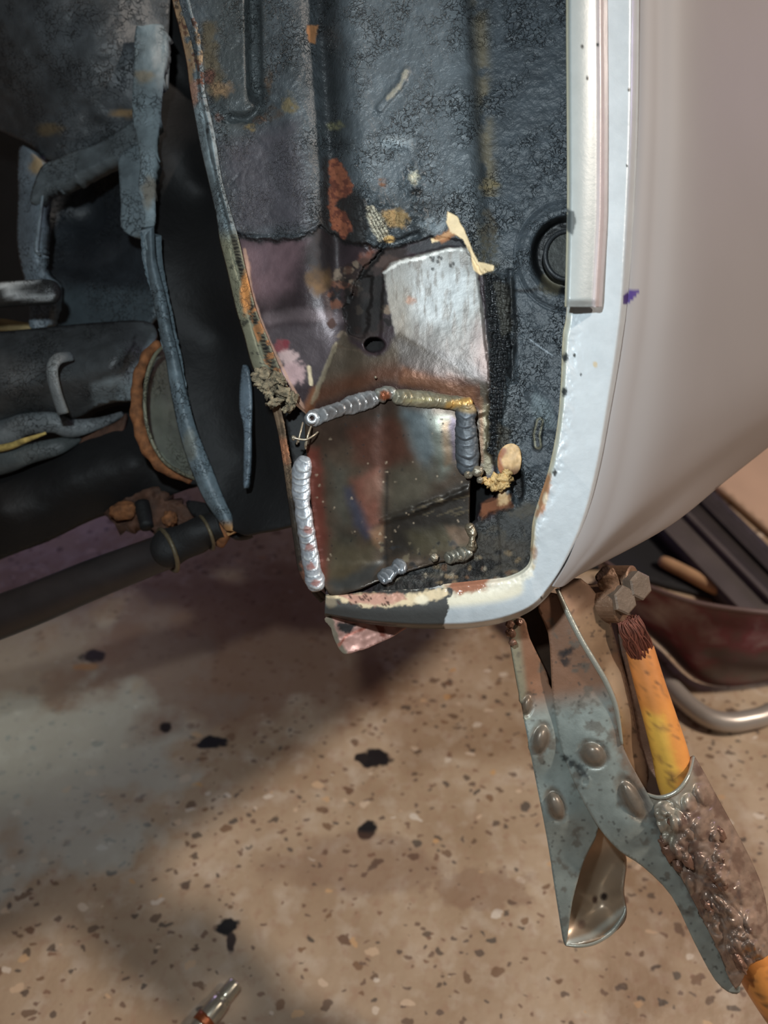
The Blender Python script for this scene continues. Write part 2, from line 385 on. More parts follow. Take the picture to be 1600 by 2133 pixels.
fl = frommesh('floor', np.array([(-4, -1.5, 0), (4, -1.5, 0), (4, 5.5, 0), (-4, 5.5, 0)], float), [[0, 1, 2, 3]], floor_material()); fl['kind'] = 'structure'
wl = mat('garage_wall', (150, 136, 124), 0.9, mott=(0.1, 3))
for nm, vs in (('wall_back', [(-4, 5.5, 0), (4, 5.5, 0), (4, 5.5, 3), (-4, 5.5, 3)]), ('wall_left', [(-4, -1.5, 0), (-4, 5.5, 0), (-4, 5.5, 3), (-4, -1.5, 3)]), ('wall_right', [(4, 5.5, 0), (4, -1.5, 0), (4, -1.5, 3), (4, 5.5, 3)])):
    q = frommesh(nm, np.array(vs, float), [[0, 1, 2, 3]], wl, thick=0.05); q['kind'] = 'structure'

# ------------------------------------------------------------------ materials of the car
M_arch = mat('bitumen_coated_panel', painted=True, noise=(0.75, 420), crack=(0.42, 235), mott=(0.16, 120))
M_bead = mat('weld_metal', painted=True, noise=(0.35, 700), mott=(0.15, 300))
M_patch = mat('heat_tinted_steel', painted=True, noise=(0.16, 600), mott=(0.10, 200))
M_lip = mat('silver_car_paint', painted=True, noise=(0.16, 500), mott=(0.03, 200), coat=0.25)
M_body = mat('silver_bumper_paint', painted=True, mott=(0.03, 12), noise=(0.01, 40), coat=0.0, speck=(60, 0.012, (70, 60, 60)))
M_under = mat('underseal_grey', painted=True, noise=(0.5, 260), crack=(0.40, 150), mott=(0.2, 60))
M_black = mat('underseal_black', (13, 13, 14), 0.7, noise=(0.5, 200), mott=(0.3, 40))
M_rod = mat('rubber_coated_rod', (40, 36, 36), 0.42, noise=(0.12, 300), mott=(0.15, 60))
M_rust = mat('rust', (120, 76, 44), 0.85, noise=(0.8, 400), mott=(0.5, 160))
M_rustd = mat('dark_rust', (74, 48, 34), 0.8, noise=(0.9, 260), mott=(0.5, 90))
M_gold = mat('burnt_sealant', (214, 178, 120), 0.45, noise=(0.9, 500), mott=(0.25, 300))
M_wire = mat('weld_wire', (172, 160, 140), 0.35, 0.6)

car = thing('car', 'car underside at wheel arch with silver painted edge, black underseal and a freshly welded patch', 'car', P(800, 900, 0.5))

# ------------------------------------------------------------------ wheel arch panel
LE = [(300, -640), (340, -160), (352, -60), (372, 0), (412, 130), (432, 260), (455, 380), (482, 480), (505, 590), (528, 690), (560, 760), (596, 812), (640, 862), (642, 930), (640, 1000), (648, 1080), (660, 1150), (672, 1210), (684, 1262)]
RE = [(1230, -640), (1230, 0), (1230, 600), (1208, 740), (1200, 880), (1180, 990), (1150, 1080), (1145, 1140), (1130, 1180), (1080, 1215), (1060, 1262)]
ys = np.concatenate([np.arange(-620, -150, 8.0), np.arange(-150, 1258, 2.2)]); nc = 350
LX = np.interp(ys, [p[1] for p in LE], [p[0] for p in LE]); RX = np.interp(ys, [p[1] for p in RE], [p[0] for p in RE])
T = np.linspace(0, 1, nc); GX = LX[:, None]*(1-T[None])+RX[:, None]*T[None]; GY = np.repeat(ys[:, None], nc, 1)
GX = GX + (2.5*fbm(GX, GY, 26, 4))*(1-T[None])
ARCH0 = tps([(340, -150, .456), (480, 480, .460), (640, 860, .456), (684, 1250, .452), (800, -150, .428), (800, 400, .430), (800, 850, .434), (800, 1120, .440), (820, 1240, .440),
             (1000, 600, .414), (1180, -150, .400), (1180, 400, .402), (1160, 850, .406), (1100, 1100, .414), (1060, 1230, .414)])
def relief(X, Y):                       # metres towards the viewer
    h = 0*X
    Yc = np.clip(Y, 0, 2000)
    # long pressing with its hooked end, left
    gx = 530+Yc*0.02
    inb = 1-sstep(Y, 200, 222)
    h -= 0.0085*sstep(X, gx-26, gx-4)*(1-sstep(X, gx+10, gx+16))*inb
    h += 0.0028*sstep(X, gx+4, gx+14)*(1-sstep(X, gx+14, gx+60))*inb
    hook = sdline(X, Y, [(545, 190), (540, 228), (515, 250), (485, 246)])
    h -= 0.0045*np.exp(-(hook/11)**2)*(Y > 180)
    h += 0.0022*em(X, Y, 497, 215, 38, 26, 0.5, 0)
    # left bulge, valley, wide middle bulge, right step
    vx = 655+Yc*0.075; vx = np.where(Yc > 520, 694+(Yc-520)*0.02, vx)
    fade = 1-sstep(Y, 560, 760)
    h += 0.0050*np.exp(-((X-(vx-62))/42)**2)*fade
    h -= 0.0080*np.exp(-((X-(vx+10))/24)**2)*fade
    mb = sstep(X, vx+14, vx+60)*(1-sstep(X, 945+Yc*0.085, 1000+Yc*0.06))
    h += 0.0060*mb*(1-sstep(Y, 380, 560))+0.0030*mb*sstep(Y, 380, 560)*(1-sstep(Y, 780, 860))
    h += 0.0022*np.exp(-((X-(vx+80))/26)**2)*(1-sstep(Y, 300, 520))
    # drain plug seat
    r = np.hypot(X-1182, (Y-532)*0.93)
    h += 0.0012*(1-sstep(r, 100, 106))
    h -= 0.0110*(1-sstep(r, 62, 80)) ; h += 0.0010*np.exp(-((r-88)/8)**2)
    # coating: thick above the burnt line, gone below
    line = np.interp(X, [300, 490, 520, 560, 640, 668, 720, 760, 800, 860, 900, 960, 1000, 1030], [496, 484, 492, 498, 490, 470, 500, 505, 515, 500, 492, 500, 560, 600])+14*fbm(X, Y, 16, 8)+6*fbm(X, Y, 5, 9)
    bare = sstep(Y, line, line+4)*(1-sstep(X, 1008+(Y-560)*0.05, 1016+(Y-560)*0.05))
    h -= 0.0016*bare
    h += 0.0016*np.exp(-((Y-line+6)/7)**2)*(X < 690)*(0.5+fbm(X, Y, 20, 3))
    # rough lumps of burnt coating
    z = em(X, Y, 775, 455, 40, 60, 0.4, 0.35); h += z*0.0035*(0.6+1.6*fbm(X, Y, 12, 11))
    z = em(X, Y, 830, 455, 70, 34, 0.4, 0.3); h += z*0.003*(0.6+1.4*fbm(X, Y, 14, 12))
    z = em(X, Y, 860, 375, 24, 34, 0.4, 0.4); h += z*0.003*(0.2+3.0*fbm(X, Y, 9, 13))
    z = lm(X, Y, [(846, 148), (835, 175), (808, 205), (792, 225)], 8, 4); h += z*0.002
    z = lm(X, Y, [(800, 290), (850, 300)], 8, 6); h += z*0.0012
    h += 0.0011*fbm(X, Y, 60, 21)+0.00055*fbm(X, Y, 14, 22)*(1-bare)*2
    # granular melted strip on the right of the bare plate
    g = pm(X, Y, [(1008, 565), (1055, 575), (1070, 700), (1055, 800), (1045, 900), (1030, 960), (1015, 940), (1020, 760)], 5, 6)
    gx_ = np.abs(np.sin(X*0.36+2*fbm(X, Y, 14, 5)*3))*np.abs(np.sin(Y*0.36+2*fbm(X, Y, 14, 6)*3))
    h += g*(0.0012+0.0034*gx_)
    h -= 0.0035*np.exp(-((X-1066-(Y-700)*.02)/7)**2)*(Y > 560)*(Y < 800)
    # bare plate: smooth raised flange of the repair panel
    pl = pm(X, Y, [(800, 560), (815, 545), (930, 515), (975, 515), (995, 570), (1010, 700), (1022, 790), (1020, 860), (990, 870), (820, 830), (640, 868), (700, 720), (790, 740)], 4, 3)
    h += 0.0014*pl
    # holes and tears
    hole = em(X, Y, 780, 718, 20, 15, 0.15, 0.12); h -= 0.010*hole
    tear = pm(X, Y, [(755, 575), (735, 610), (715, 640), (720, 665), (728, 700), (760, 705), (768, 660), (772, 600), (775, 575)], 4, 8, 10); h -= 0.003*tear
    cr = lm(X, Y, [(800, 515), (782, 540), (760, 560), (742, 590), (735, 620)], 3.5, 2.5, 5, 8); h -= 0.004*cr
    cr = lm(X, Y, [(795, 512), (830, 506), (868, 490)], 8, 4, 5, 8); h -= 0.004*cr
    # crack lines
    for L_, w_ in (([(480, 480), (500, 490), (560, 492), (640, 487), (668, 470)], 2.2), ([(478, 386), (492, 370), (500, 362)], 1.6), ([(440, 236), (452, 250), (478, 260)], 1.3)):
        h -= 0.0012*lm(X, Y, L_, w_, 1.5, 1.5, 8)
    rc = np.abs(r-110+3*fbm(X, Y, 30, 2)); h -= 0.0008*(1-sstep(rc, 0.8, 2.4))*(X < 1182)
    # slot behind the patch, right side, and the burnt hole next to it
    s = pm(X, Y, [(978, 985), (1000, 985), (1012, 1010), (1035, 1025), (1030, 1040), (1000, 1050), (992, 1085), (976, 1088)], 3, 3); h -= 0.014*s
    s = em(X, Y, 1078, 1015, 13, 34, 0.3, 0.3, 8); h -= 0.006*s
    z = pm(X, Y, [(1000, 1045), (1060, 1030), (1065, 1060), (1020, 1070), (1000, 1090)], 5, 5); h += 0.002*z
    # the ledge at the bottom
    h += np.interp(X, [680, 900, 1060], [.008, .010, .001])*sstep(Y, 1165+(1000-X)*0.03, 1235)
    z = pm(X, Y, [(780, 1235), (800, 1180), (880, 1150), (1000, 1130), (1110, 1120), (1100, 1200), (900, 1235)], 20, 8); h += z*(0.0020+0.003*fbm(X, Y, 18, 31)+0.0016*fbm(X, Y, 6, 32))
    h += 0.0018*lm(X, Y, [(975, 1090), (990, 1110), (985, 1150), (950, 1160)], 9, 6)
    # right flat
    z = lm(X, Y, [(1108, 820), (1140, 860), (1160, 890)], 14, 6, 4); h += 0.0015*z*(0.4+np.abs(np.sin((X+Y*0.6)*0.5))*0.6)
    z = lm(X, Y, [(1124, 880), (1120, 905), (1119, 925)], 9, 3, 1); h += 0.0018*z
    # rust swellings
    z = pm(X, Y, [(682, 335), (700, 328), (720, 350), (738, 385), (732, 405), (705, 415), (722, 440), (735, 480), (715, 500), (690, 480), (684, 430), (690, 380)], 5, 6); h += z*(0.001+0.003*fbm(X, Y, 9, 33))
    return h
def paint_arch(X, Y):
    p = Paint(X, Y, (64, 71, 75), 0.34, 0.0, 1.0); p.mott(0.5, 90, 3).mott(0.5, 30, 4)
    Yc = np.clip(Y, 0, 2000)
    p.put(pm(X, Y, [(430, -200), (545, -200), (560, 250), (480, 330), (450, 250)], 20, 10, 60), (66, 72, 72), op=.6)
    p.put(pm(X, Y, [(460, 300), (620, 250), (650, 480), (490, 485)], 30, 14, 50), (72, 68, 74), 0.5, op=.85, bump=.45)
    p.put(pm(X, Y, [(700, -200), (960, -200), (990, 400), (760, 420)], 30, 14, 50), (100, 110, 116), 0.30, op=.65)
    p.put(pm(X, Y, [(1000, -200), (1200, -200), (1200, 1000), (1090, 1000), (1060, 560), (1010, 400)], 20, 10, 40), (60, 69, 76), 0.45, op=.8)
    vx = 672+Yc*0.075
    p.put(np.exp(-((X-vx)/22)**2)*(Y < 520), (30, 32, 33), op=.75)  # shade of the valley painted in as a dark band
    p.put(np.exp(-((X-(975+Yc*0.085))/9)**2)*(Y < 400), (34, 38, 40), op=.6)  # shade at the right step painted in as a dark line
    p.put(np.exp(-((X-(998+Yc*0.06))/14)**2)*(Y < 410)*sstep(fbm(X, Y, 40, 7)+0.3, 0.1, 0.35), (110, 98, 70), 0.7, op=.7)
    # rust freckles left
    p.put(lm(X, Y, [(432, 60), (440, 150), (455, 190)], 16, 10, 16, 16), (84, 72, 46), 0.8, op=.8)
    p.put(em(X, Y, 436, 160, 12, 16, .4, .5), (86, 44, 30), 0.9, op=.8); p.put(em(X, Y, 462, 185, 22, 14, .5, .7, 10), (132, 102, 66), 0.9, op=.7)
    for (x, y, rx, ry, c) in ((520, 264, 14, 8, (140, 118, 66)), (545, 250, 14, 7, (96, 66, 44)), (603, 220, 14, 20, (120, 104, 62)), (700, 262, 14, 10, (112, 108, 70)), (560, 175, 8, 30, (80, 62, 44)), (570, 235, 20, 14, (70, 56, 44)), (797, 382, 8, 9, (150, 96, 54)), (455, 244, 8, 8, (120, 80, 66)), (1018, 388, 18, 12, (132, 116, 76)), (1012, 520, 24, 50, (84, 78, 58)), (1018, 470, 16, 30, (80, 72, 56))):
        p.put(em(X, Y, x, y, rx, ry, .4, .8, 12, seed=int(x))*(.35+.65*sstep(fbm(X, Y, 7, int(y)), -.12, .08)), tuple(int(v*.88) for v in c), 0.85, op=.85)
    p.put(pm(X, Y, [(638, 52), (664, 52), (660, 70), (655, 90), (645, 88), (640, 70)], 2, 3, 8), (158, 104, 52), 0.9, bump=.2)
    # cooled silver smears
    p.put(em(X, Y, 822, 295, 30, 12, .5, .5, 10), (150, 162, 168), 0.4, op=.7); p.put(lm(X, Y, [(846, 148), (835, 175), (808, 205)], 5, 3, 5, 8), (160, 152, 132), 0.6, op=.8)
    p.put(em(X, Y, 862, 368, 10, 14, .4, .7, 6), (214, 206, 178), 0.5, op=.8); p.put(em(X, Y, 868, 400, 14, 10, .4, .4, 6), (12, 12, 12), op=.9)
    # burnt area around the rust
    p.put(pm(X, Y, [(672, 330), (690, 325), (745, 400), (765, 420), (765, 520), (690, 540), (660, 480)], 8, 8), (26, 22, 20), 0.7, op=.85)
    rm = pm(X, Y, [(684, 335), (702, 328), (718, 350), (735, 385), (730, 405), (706, 412), (698, 428), (722, 445), (734, 480), (715, 498), (692, 476), (684, 430), (688, 380)], 3, 6, 9)
    p.put(rm, (132, 68, 34), 0.9, bump=.2); p.put(rm*sstep(fbm(X, Y, 9, 12), -.02, .12), (92, 40, 20), 0.9)
    p.put(em(X, Y, 823, 455, 28, 18, .35, .5, 9), (160, 126, 66), 0.8, op=.8)
    lu = pm(X, Y, [(762, 430), (778, 430), (800, 460), (812, 492), (790, 503), (770, 470)], 3, 5, 8)
    p.put(lu, (206, 196, 168), 0.6, op=.9); p.put(lu*sstep(np.abs(np.sin((X*0.8-Y*0.45)*0.5)), .6, .95), (60, 52, 40), op=.7)
    p.put(em(X, Y, 811, 498, 11, 8, .25, .2), (226, 178, 96), 0.5)
    for k in range(5):
        p.put(em(X, Y, 885+k*11, 470-8*math.sin(k*2), 12, 9, .4, .6, 7, seed=k), (128, 140, 146), 0.35, op=.55)
    # -------- below the burnt line
    line = np.interp(X, [300, 490, 520, 560, 640, 668, 720, 760, 800, 860, 900, 960, 1000, 1030], [496, 484, 492, 498, 490, 470, 500, 505, 515, 500, 492, 500, 560, 600])+14*fbm(X, Y, 16, 8)+6*fbm(X, Y, 5, 9)
    bare = sstep(Y, line, line+4)*(1-sstep(X, 1004+(Y-560)*0.06, 1012+(Y-560)*0.06))
    p.put(bare, (58, 46, 50), 0.42, 0.25, 0.0)
    p.put(bare*pm(X, Y, [(500, 500), (640, 500), (600, 600), (560, 640), (520, 620)], 22, 14, 30), (126, 98, 104), 0.42, 0.3, op=.75)
    p.put(bare*lm(X, Y, [(560, 662), (640, 655), (705, 662)], 12, 10, 4, 20), (142, 124, 128), 0.4, 0.4, op=.65)
    p.put(bare*em(X, Y, 640, 640, 130, 34, .5, .3, 20), (48, 40, 40), op=.4); p.put(bare*pm(X, Y, [(540, 680), (710, 680), (690, 800), (620, 800)], 14, 8, 20), (98, 88, 92), 0.42, 0.4, op=.7)
    p.put(np.exp(-((Y-line-5)/5)**2), (10, 10, 11), 0.6, bump=.2, op=.9)
    p.put(bare*em(X, Y, 664, 583, 24, 28, .45, .4, 14), (128, 92, 46), 0.8, op=.8)
    p.put(bare*em(X, Y, 670, 530, 40, 60, .5, .4, 20), (34, 28, 26), 0.7, op=.7)
    for (x, y, rx, ry, c) in ((512, 560, 10, 24, (168, 116, 92)), (586, 722, 16, 14, (132, 50, 56)), (600, 745, 22, 16, (196, 164, 160)), (612, 775, 26, 24, (186, 150, 150)), (596, 715, 6, 8, (120, 30, 44)), (772, 540, 22, 20, (116, 62, 40)), (738, 600, 14, 22, (110, 60, 34)), (760, 620, 10, 10, (140, 84, 56)), (800, 545, 30, 14, (140, 104, 90))):
        p.put(bare*em(X, Y, x, y, rx, ry, .35, .5, 10), c, 0.75, 0.0, op=.85)
    p.put(lm(X, Y, [(510, 520), (523, 600), (540, 660), (570, 730), (600, 790), (632, 850)], 3, 1.5, 2), (196, 150, 122), 0.6, op=.7)
    p.put(bare*pm(X, Y, [(712, 560), (800, 520), (860, 510), (835, 560), (800, 590), (800, 690), (760, 720), (715, 700)], 6, 10, 12), (44, 32, 28), 0.8, op=.85)
    p.put(bare*lm(X, Y, [(800, 512), (780, 545), (740, 590), (722, 640)], 6, 3, 6, 8), (16, 12, 11), op=.9)
    for i in range(26):
        x, y = 690+random.random()*120, 540+random.random()*160
        p.put(bare*em(X, Y, x, y, 6+9*random.random(), 6+9*random.random(), .3, 1.0, 9, seed=i), random.choice([(112, 66, 44), (72, 42, 30), (18, 14, 13), (20, 15, 14), (130, 110, 90)]), .85, op=.8)
    p.put(bare*pm(X, Y, [(716, 600), (760, 570), (800, 580), (806, 640), (780, 690), (724, 700), (716, 650)], 4, 12, 12), (22, 18, 17), 0.7, op=.85)
    # pale ground plate
    pl = pm(X, Y, [(800, 570), (815, 548), (860, 535), (930, 518), (975, 515), (993, 560), (1005, 640), (1018, 740), (1022, 800), (940, 800), (850, 760), (822, 690), (808, 620)], 3, 3, 10)
    p.put(pl, (152, 150, 144), 0.5, 0.2, 0); p.put(pl*em(X, Y, 915, 610, 66, 70, .5, .3, 30), (184, 187, 186), .5, .2)
    p.put(pl*sstep(fbm(X*2.4, Y*.5, 18, 4), .0, .2), (122, 114, 106), .45, .35, op=.7)
    p.put(pl*sstep(Y, 620, 760), (112, 98, 92), .42, .4, op=.7); p.put(pl*sstep(X-(Y-560)*.05, 955, 1000)*sstep(Y, 640, 700), (140, 112, 104), op=.6)
    p.put(pl*(1-sstep(X, 830, 880))*sstep(Y, 560, 640), (160, 146, 128), op=.5)
    p.put(pl*em(X, Y, 855, 625, 10, 9, .5, .6, 6), (176, 118, 84), op=.6)
    for i in range(9): p.put(em(X, Y, 895+random.random()*50, 535+random.random()*30, 3, 4, .4, .6, 5, seed=i), (30, 28, 26), op=.8)
    p.put(lm(X, Y, [(800, 568), (835, 545), (880, 538), (930, 520), (960, 518)], 3, 1.5, 4, 9), (238, 236, 228), op=.8)
    p.put(pm(X, Y, [(845, 515), (930, 492), (975, 500), (980, 515), (940, 515), (860, 530)], 4, 6, 10), (40, 40, 44), 0.6, 0, op=.9)
    # heat colours above the weld
    ht = pm(X, Y, [(642, 862), (668, 800), (700, 715), (716, 690), (730, 715), (750, 730), (770, 745), (800, 740), (830, 690), (990, 790), (1020, 800), (1022, 980), (1000, 985), (990, 850), (830, 815), (720, 850)], 6, 4, 14)
    p.put(ht, (90, 78, 64), 0.4, 0.45, 0); wl_ = np.interp(X, [640, 700, 800, 860, 960, 990], [862, 846, 814, 812, 826, 850])
    dd = wl_-Y+10*fbm(X, Y, 40, 9)
    p.put(ht*np.exp(-((dd-34)/26)**2)*(X < 1000), (98, 56, 34), 0.4, 0.4, op=.85)
    p.put(ht*np.exp(-((dd-8)/12)**2)*(X < 1000), (62, 38, 33), 0.4, 0.4, op=.9)
    p.put(pm(X, Y, [(820, 700), (1000, 760), (1015, 800), (960, 790), (840, 765)], 14, 8, 20), (104, 98, 96), .4, .45, op=.6)
    p.put(pm(X, Y, [(840, 765), (900, 788), (985, 808), (1000, 850), (980, 838), (900, 812), (830, 800)], 8, 4, 20), (120, 74, 44), .4, .4, op=.85)
    p.put(lm(X, Y, [(640, 860), (655, 815)], 9, 7, 3), (140, 84, 46), op=.8)
    p.put(lm(X, Y, [(1012, 850), (1016, 980)], 9, 6, 3), (132, 120, 92), .4, .4, 0, op=.9); p.put(lm(X, Y, [(1002, 830), (1004, 960)], 4, 4, 3), (140, 96, 60), op=.6)
    p.put(em(X, Y, 780, 718, 19, 14, .12, .1), (14, 10, 9), .9, 0)  # darkness inside the hole painted in
    p.put(lm(X, Y, [(700, 715), (670, 790), (650, 840)], 4, 2, 4), (176, 160, 128), .5, op=.6)
    p.put(lm(X, Y, [(644, 765), (648, 800)], 4, 1.5, 1), (226, 204, 164), .5); 
    # granular strip and right flat
    g = pm(X, Y, [(1008, 570), (1040, 575), (1066, 620), (1066, 700), (1052, 800), (1042, 900), (1030, 960), (1015, 940), (1020, 760)], 4, 6)
    p.put(g, (30, 32, 34), 0.25, 0, .3); p.put(pm(X, Y, [(1030, 590), (1062, 590), (1070, 690), (1045, 700)], 5, 6), (76, 74, 66), .6, op=.7)
    p.put(lm(X, Y, [(1066, 580), (1074, 700), (1062, 780)], 7, 3, 4), (16, 17, 18), op=.8); p.put(pm(X, Y, [(1040, 880), (1064, 900), (1060, 960), (1030, 970)], 5, 6), (72, 66, 52), .8, op=.7)
    r = np.hypot(X-1182, (Y-532)*0.93)
    p.put(1-sstep(r, 70, 78), (18, 20, 22), .5, 0, .2); p.put(em(X, Y, 1150, 590, 20, 24, .4, .5, 9), (112, 104, 78), .8, op=.5)  # recess around the plug: its shade painted near black
    p.put(em(X, Y, 1130, 855, 22, 36, .4, .4, 12, rot=-.6), (116, 130, 134), .4, op=.6); p.put(lm(X, Y, [(1104, 708), (1150, 740)], 1.6, 1, 0), (150, 160, 168), op=.8)
    p.put(lm(X, Y, [(1124, 880), (1118, 900), (1120, 930)], 12, 3, 2), (24, 26, 26), op=.6)
    oo = sdline(X, Y, [(1125, 878), (1118, 905), (1121, 928)])+0; p.put(np.exp(-((oo-6)/1.8)**2), (166, 160, 130), op=.8)
    # filler and sealant flakes
    fp = pm(X, Y, [(932, 440), (952, 450), (968, 480), (984, 520), (996, 545), (1030, 553), (1028, 564), (1000, 572), (986, 562), (980, 530), (965, 498), (945, 488), (925, 498), (900, 506), (898, 498), (920, 490), (936, 480), (930, 462)], 1.5, 1.5, 8)
    p.put(fp, (246, 214, 158), 0.6, 0, 0); p.put(pm(X, Y, [(900, 498), (935, 478), (950, 490), (920, 505)], 3, 5, 6), (190, 120, 60), .8, op=.8)
    p.put(pm(X, Y, [(1000, 1045), (1064, 1030), (1068, 1060), (1020, 1070), (1002, 1088)], 4, 6, 8), (126, 70, 34), .9, 0, .2); p.put(em(X, Y, 1048, 1038, 14, 14, .4, .5, 7), (220, 178, 116), .6, op=.8)
    p.put(em(X, Y, 1082, 1010, 10, 42, .3, .5, 7), (12, 12, 12), .6, 0, .2); p.put(pm(X, Y, [(976, 984), (1000, 986), (1012, 1010), (1034, 1026), (1000, 1052), (992, 1085), (976, 1090)], 3, 3), (8, 7, 7), .9)  # shade down in the slot painted black
    # lower right and ledge
    lr = pm(X, Y, [(985, 1090), (1010, 1080), (1120, 1040), (1120, 1260), (780, 1260), (800, 1190), (900, 1150)], 10, 8, 20)
    p.put(lr, (58, 58, 56), .65, 0, .8); p.put(lr*sstep(fbm(X, Y, 28, 17), .0, .15), (84, 76, 62), .8, op=.6)
    p.put(pm(X, Y, [(900, 1140), (1000, 1110), (1100, 1130), (1095, 1195), (940, 1205)], 12, 10, 20), (74, 66, 56), .8, op=.7)
    p.put(pm(X, Y, [(760, 1262), (790, 1200), (880, 1215), (1000, 1165), (1060, 1170), (1000, 1200), (880, 1262)], 6, 8, 12), (26, 23, 21), .7, op=.9)
    for i in range(60):
        x, y = 790+random.random()*300, 1140+random.random()*80
        p.put(em(X, Y, x, y, 3+6*random.random(), 3+4*random.random(), .5, .6, 6, seed=i), random.choice([(24, 20, 18), (134, 110, 76), (22, 22, 24), (154, 142, 120), (110, 74, 44)]), .7, op=.7)
    return p
SUB = ARCH0(GX, GY)-relief(GX, GY)
pa = paint_arch(GX.ravel(), GY.ravel())
arch = gridmesh('wheel_arch_panel', GX, GY, SUB, M_arch, car, pa, 0.0014)
def archd(x, y):
    x = np.atleast_1d(np.asarray(x, float)); y = np.atleast_1d(np.asarray(y, float)); r = ARCH0(x, y)-relief(x, y); return float(r[0])

# ------------------------------------------------------------------ folded seam flange along the left edge
def strip(name, Lp, Rp, dL, dR, m, parent, n=900, c=18, hf=None, pf=None, thick=0.001, y0=None, y1=None, label=None):
    a = catmull(Lp, 10); b = catmull(Rp, 10)
    def rs(q):
        q = np.array(q); s = np.concatenate([[0], np.cumsum(np.hypot(*np.diff(q[:, :2], axis=0).T))]); t = np.linspace(0, s[-1], n); return np.stack([np.interp(t, s, q[:, i]) for i in range(2)], 1)
    a = rs(a); b = rs(b); t = np.linspace(0, 1, c)[None]
    X = a[:, :1]*(1-t)+b[:, :1]*t; Y = a[:, 1:]*(1-t)+b[:, 1:]*t; S = np.repeat(np.linspace(0, 1, n)[:, None], c, 1); TT = np.repeat(t, n, 0)
    D = dL(S, TT, X, Y) if callable(dL) else dL+(dR-dL)*TT
    if hf is not None: D = D-hf(X, Y, S, TT)
    return gridmesh(name, X, Y, D, m, parent, pf(X.ravel(), Y.ravel(), S.ravel(), TT.ravel()) if pf else None, thick, label=label)
def seam_paint(X, Y, S, T):
    p = Paint(X, Y, (104, 116, 120), .5, 0, .9); p.mott(.5, 30, 2).mott(.5, 10, 6)
    top = 1-sstep(Y, 170, 230)
    p.put(top*sstep(fbm(X, Y, 26, 2)+.12*(T < .5), -.02, .1), (150, 122, 88), .8); p.put(top*sstep(fbm(X, Y, 14, 5), .1, .2), (96, 58, 40), .9)
    p.put(top*(1-sstep(T, .1, .25)), (178, 140, 98), .8, op=.7)
    bot = sstep(Y, 470, 510)
    p.put(bot, (118, 116, 92), .75, bump=.5); p.put(bot*sstep(T, .55, .66)*(1-sstep(T, .86, .95)), (26, 22, 18), .8)
    p.put(bot*sstep(T, .5, .6)*sstep(np.abs(np.sin(Y*.42+3*fbm(X, Y, 9, 4))), .5, .9), (104, 98, 78), .8, op=.85)
    p.put(bot*em(X, Y, 512, 610, 10, 40, .4, .4, 10), (196, 124, 44), .9); p.put(bot*sstep(Y, 600, 640)*sstep(fbm(X, Y, 14, 9), .02, .12)*(T > .5), (160, 104, 50), .9)
    p.put(sstep(fbm(X, Y, 16, 19), .16, .2), (20, 22, 24), .6, op=.7)
    p.put(np.exp(-((T-.55)/.05)**2)*sstep(fbm(X*.5, Y, 40, 3), -.1, .1)*(Y < 480), (16, 18, 20), .6, op=.9)
    p.put(em(X, Y, 402, 195, 10, 24, .4, .3), (176, 128, 104), .8, op=.8)
    return p
strip('seam_flange', [(288, -620), (330, -150), (358, 0), (374, 65), (388, 130), (396, 190), (416, 300), (432, 370), (450, 450), (457, 500), (472, 560), (490, 640), (508, 700), (524, 760), (545, 800)],
      [(330, -620), (372, -150), (400, 0), (418, 65), (424, 130), (428, 190), (448, 280), (462, 370), (484, 450), (498, 500), (512, 560), (532, 640), (556, 700), (580, 760), (600, 805)], .466, .456, M_under, arch,
      hf=lambda X, Y, S, T: .0030*np.sin(np.pi*np.clip(T, 0, 1))**.6 - .0028*np.exp(-((T-.55)/.09)**2)*(.5+2*fbm(X*.4, Y, 50, 3)) + .0018*np.exp(-((T-.75)/.1)**2) + .0022*fbm(X, Y, 40, 8)+.0009*fbm(X, Y, 11, 9)
      - .003*sstep(Y, 470, 510)*np.exp(-((T-.72)/.14)**2), pf=seam_paint, thick=.0018)
# frayed sealant clump and the thin seam below it
for k, (x, y, r) in enumerate(((548, 782, 17), (566, 796, 18), (556, 812, 15), (590, 818, 16), (572, 838, 13), (607, 835, 14), (583, 790, 12), (545, 800, 12), (600, 850, 10))):
    blob('sealant_clump', P(x, y, .452), r*.45/F*1.15, r*.42/F*.8, .003, mat('frayed_sealant', (118, 108, 88), .9, noise=(2.5, 300), mott=(.7, 240)) if k == 0 else MATS['frayed_sealant'], arch, .75, k, 4, rot=k*.9)
def thin_paint(X, Y, S, T):
    p = Paint(X, Y, (112, 90, 66), .8, 0, .6); p.mott(.8, 12, 3); p.put(sstep(Y, 1010, 1050), (30, 30, 30), .6, op=.85); p.put(em(X, Y, 590, 940, 14, 26, .4, .4), (176, 112, 70), .9)
    p.put(sstep(Y, 1150, 1180)*sstep(fbm(X, Y, 20, 2), -.1, .1), (128, 78, 56), .85, op=.8); return p
strip('seam_flange', [(560, 830), (574, 880), (584, 930), (594, 1000), (602, 1060), (612, 1130), (622, 1190), (645, 1230), (668, 1256)], [(582, 835), (592, 880), (600, 930), (612, 1000), (622, 1060), (634, 1130), (644, 1185), (662, 1222), (684, 1244)], .464, .457, M_under, arch,
      hf=lambda X, Y, S, T: .002*np.sin(np.pi*T)**.5+.0015*fbm(X, Y, 16, 4)-.001*np.exp(-((T-.5)/.15)**2), pf=thin_paint, thick=.0015)
for pts in ([(598, 850), (606, 905), (618, 955), (632, 970)],):
    sheet('torn_edge', [(596, 845, .468), (636, 862, .468), (646, 900, .468), (640, 950, .468), (618, 985, .468), (604, 930, .468)], M_black, arch, 8, jag=2)

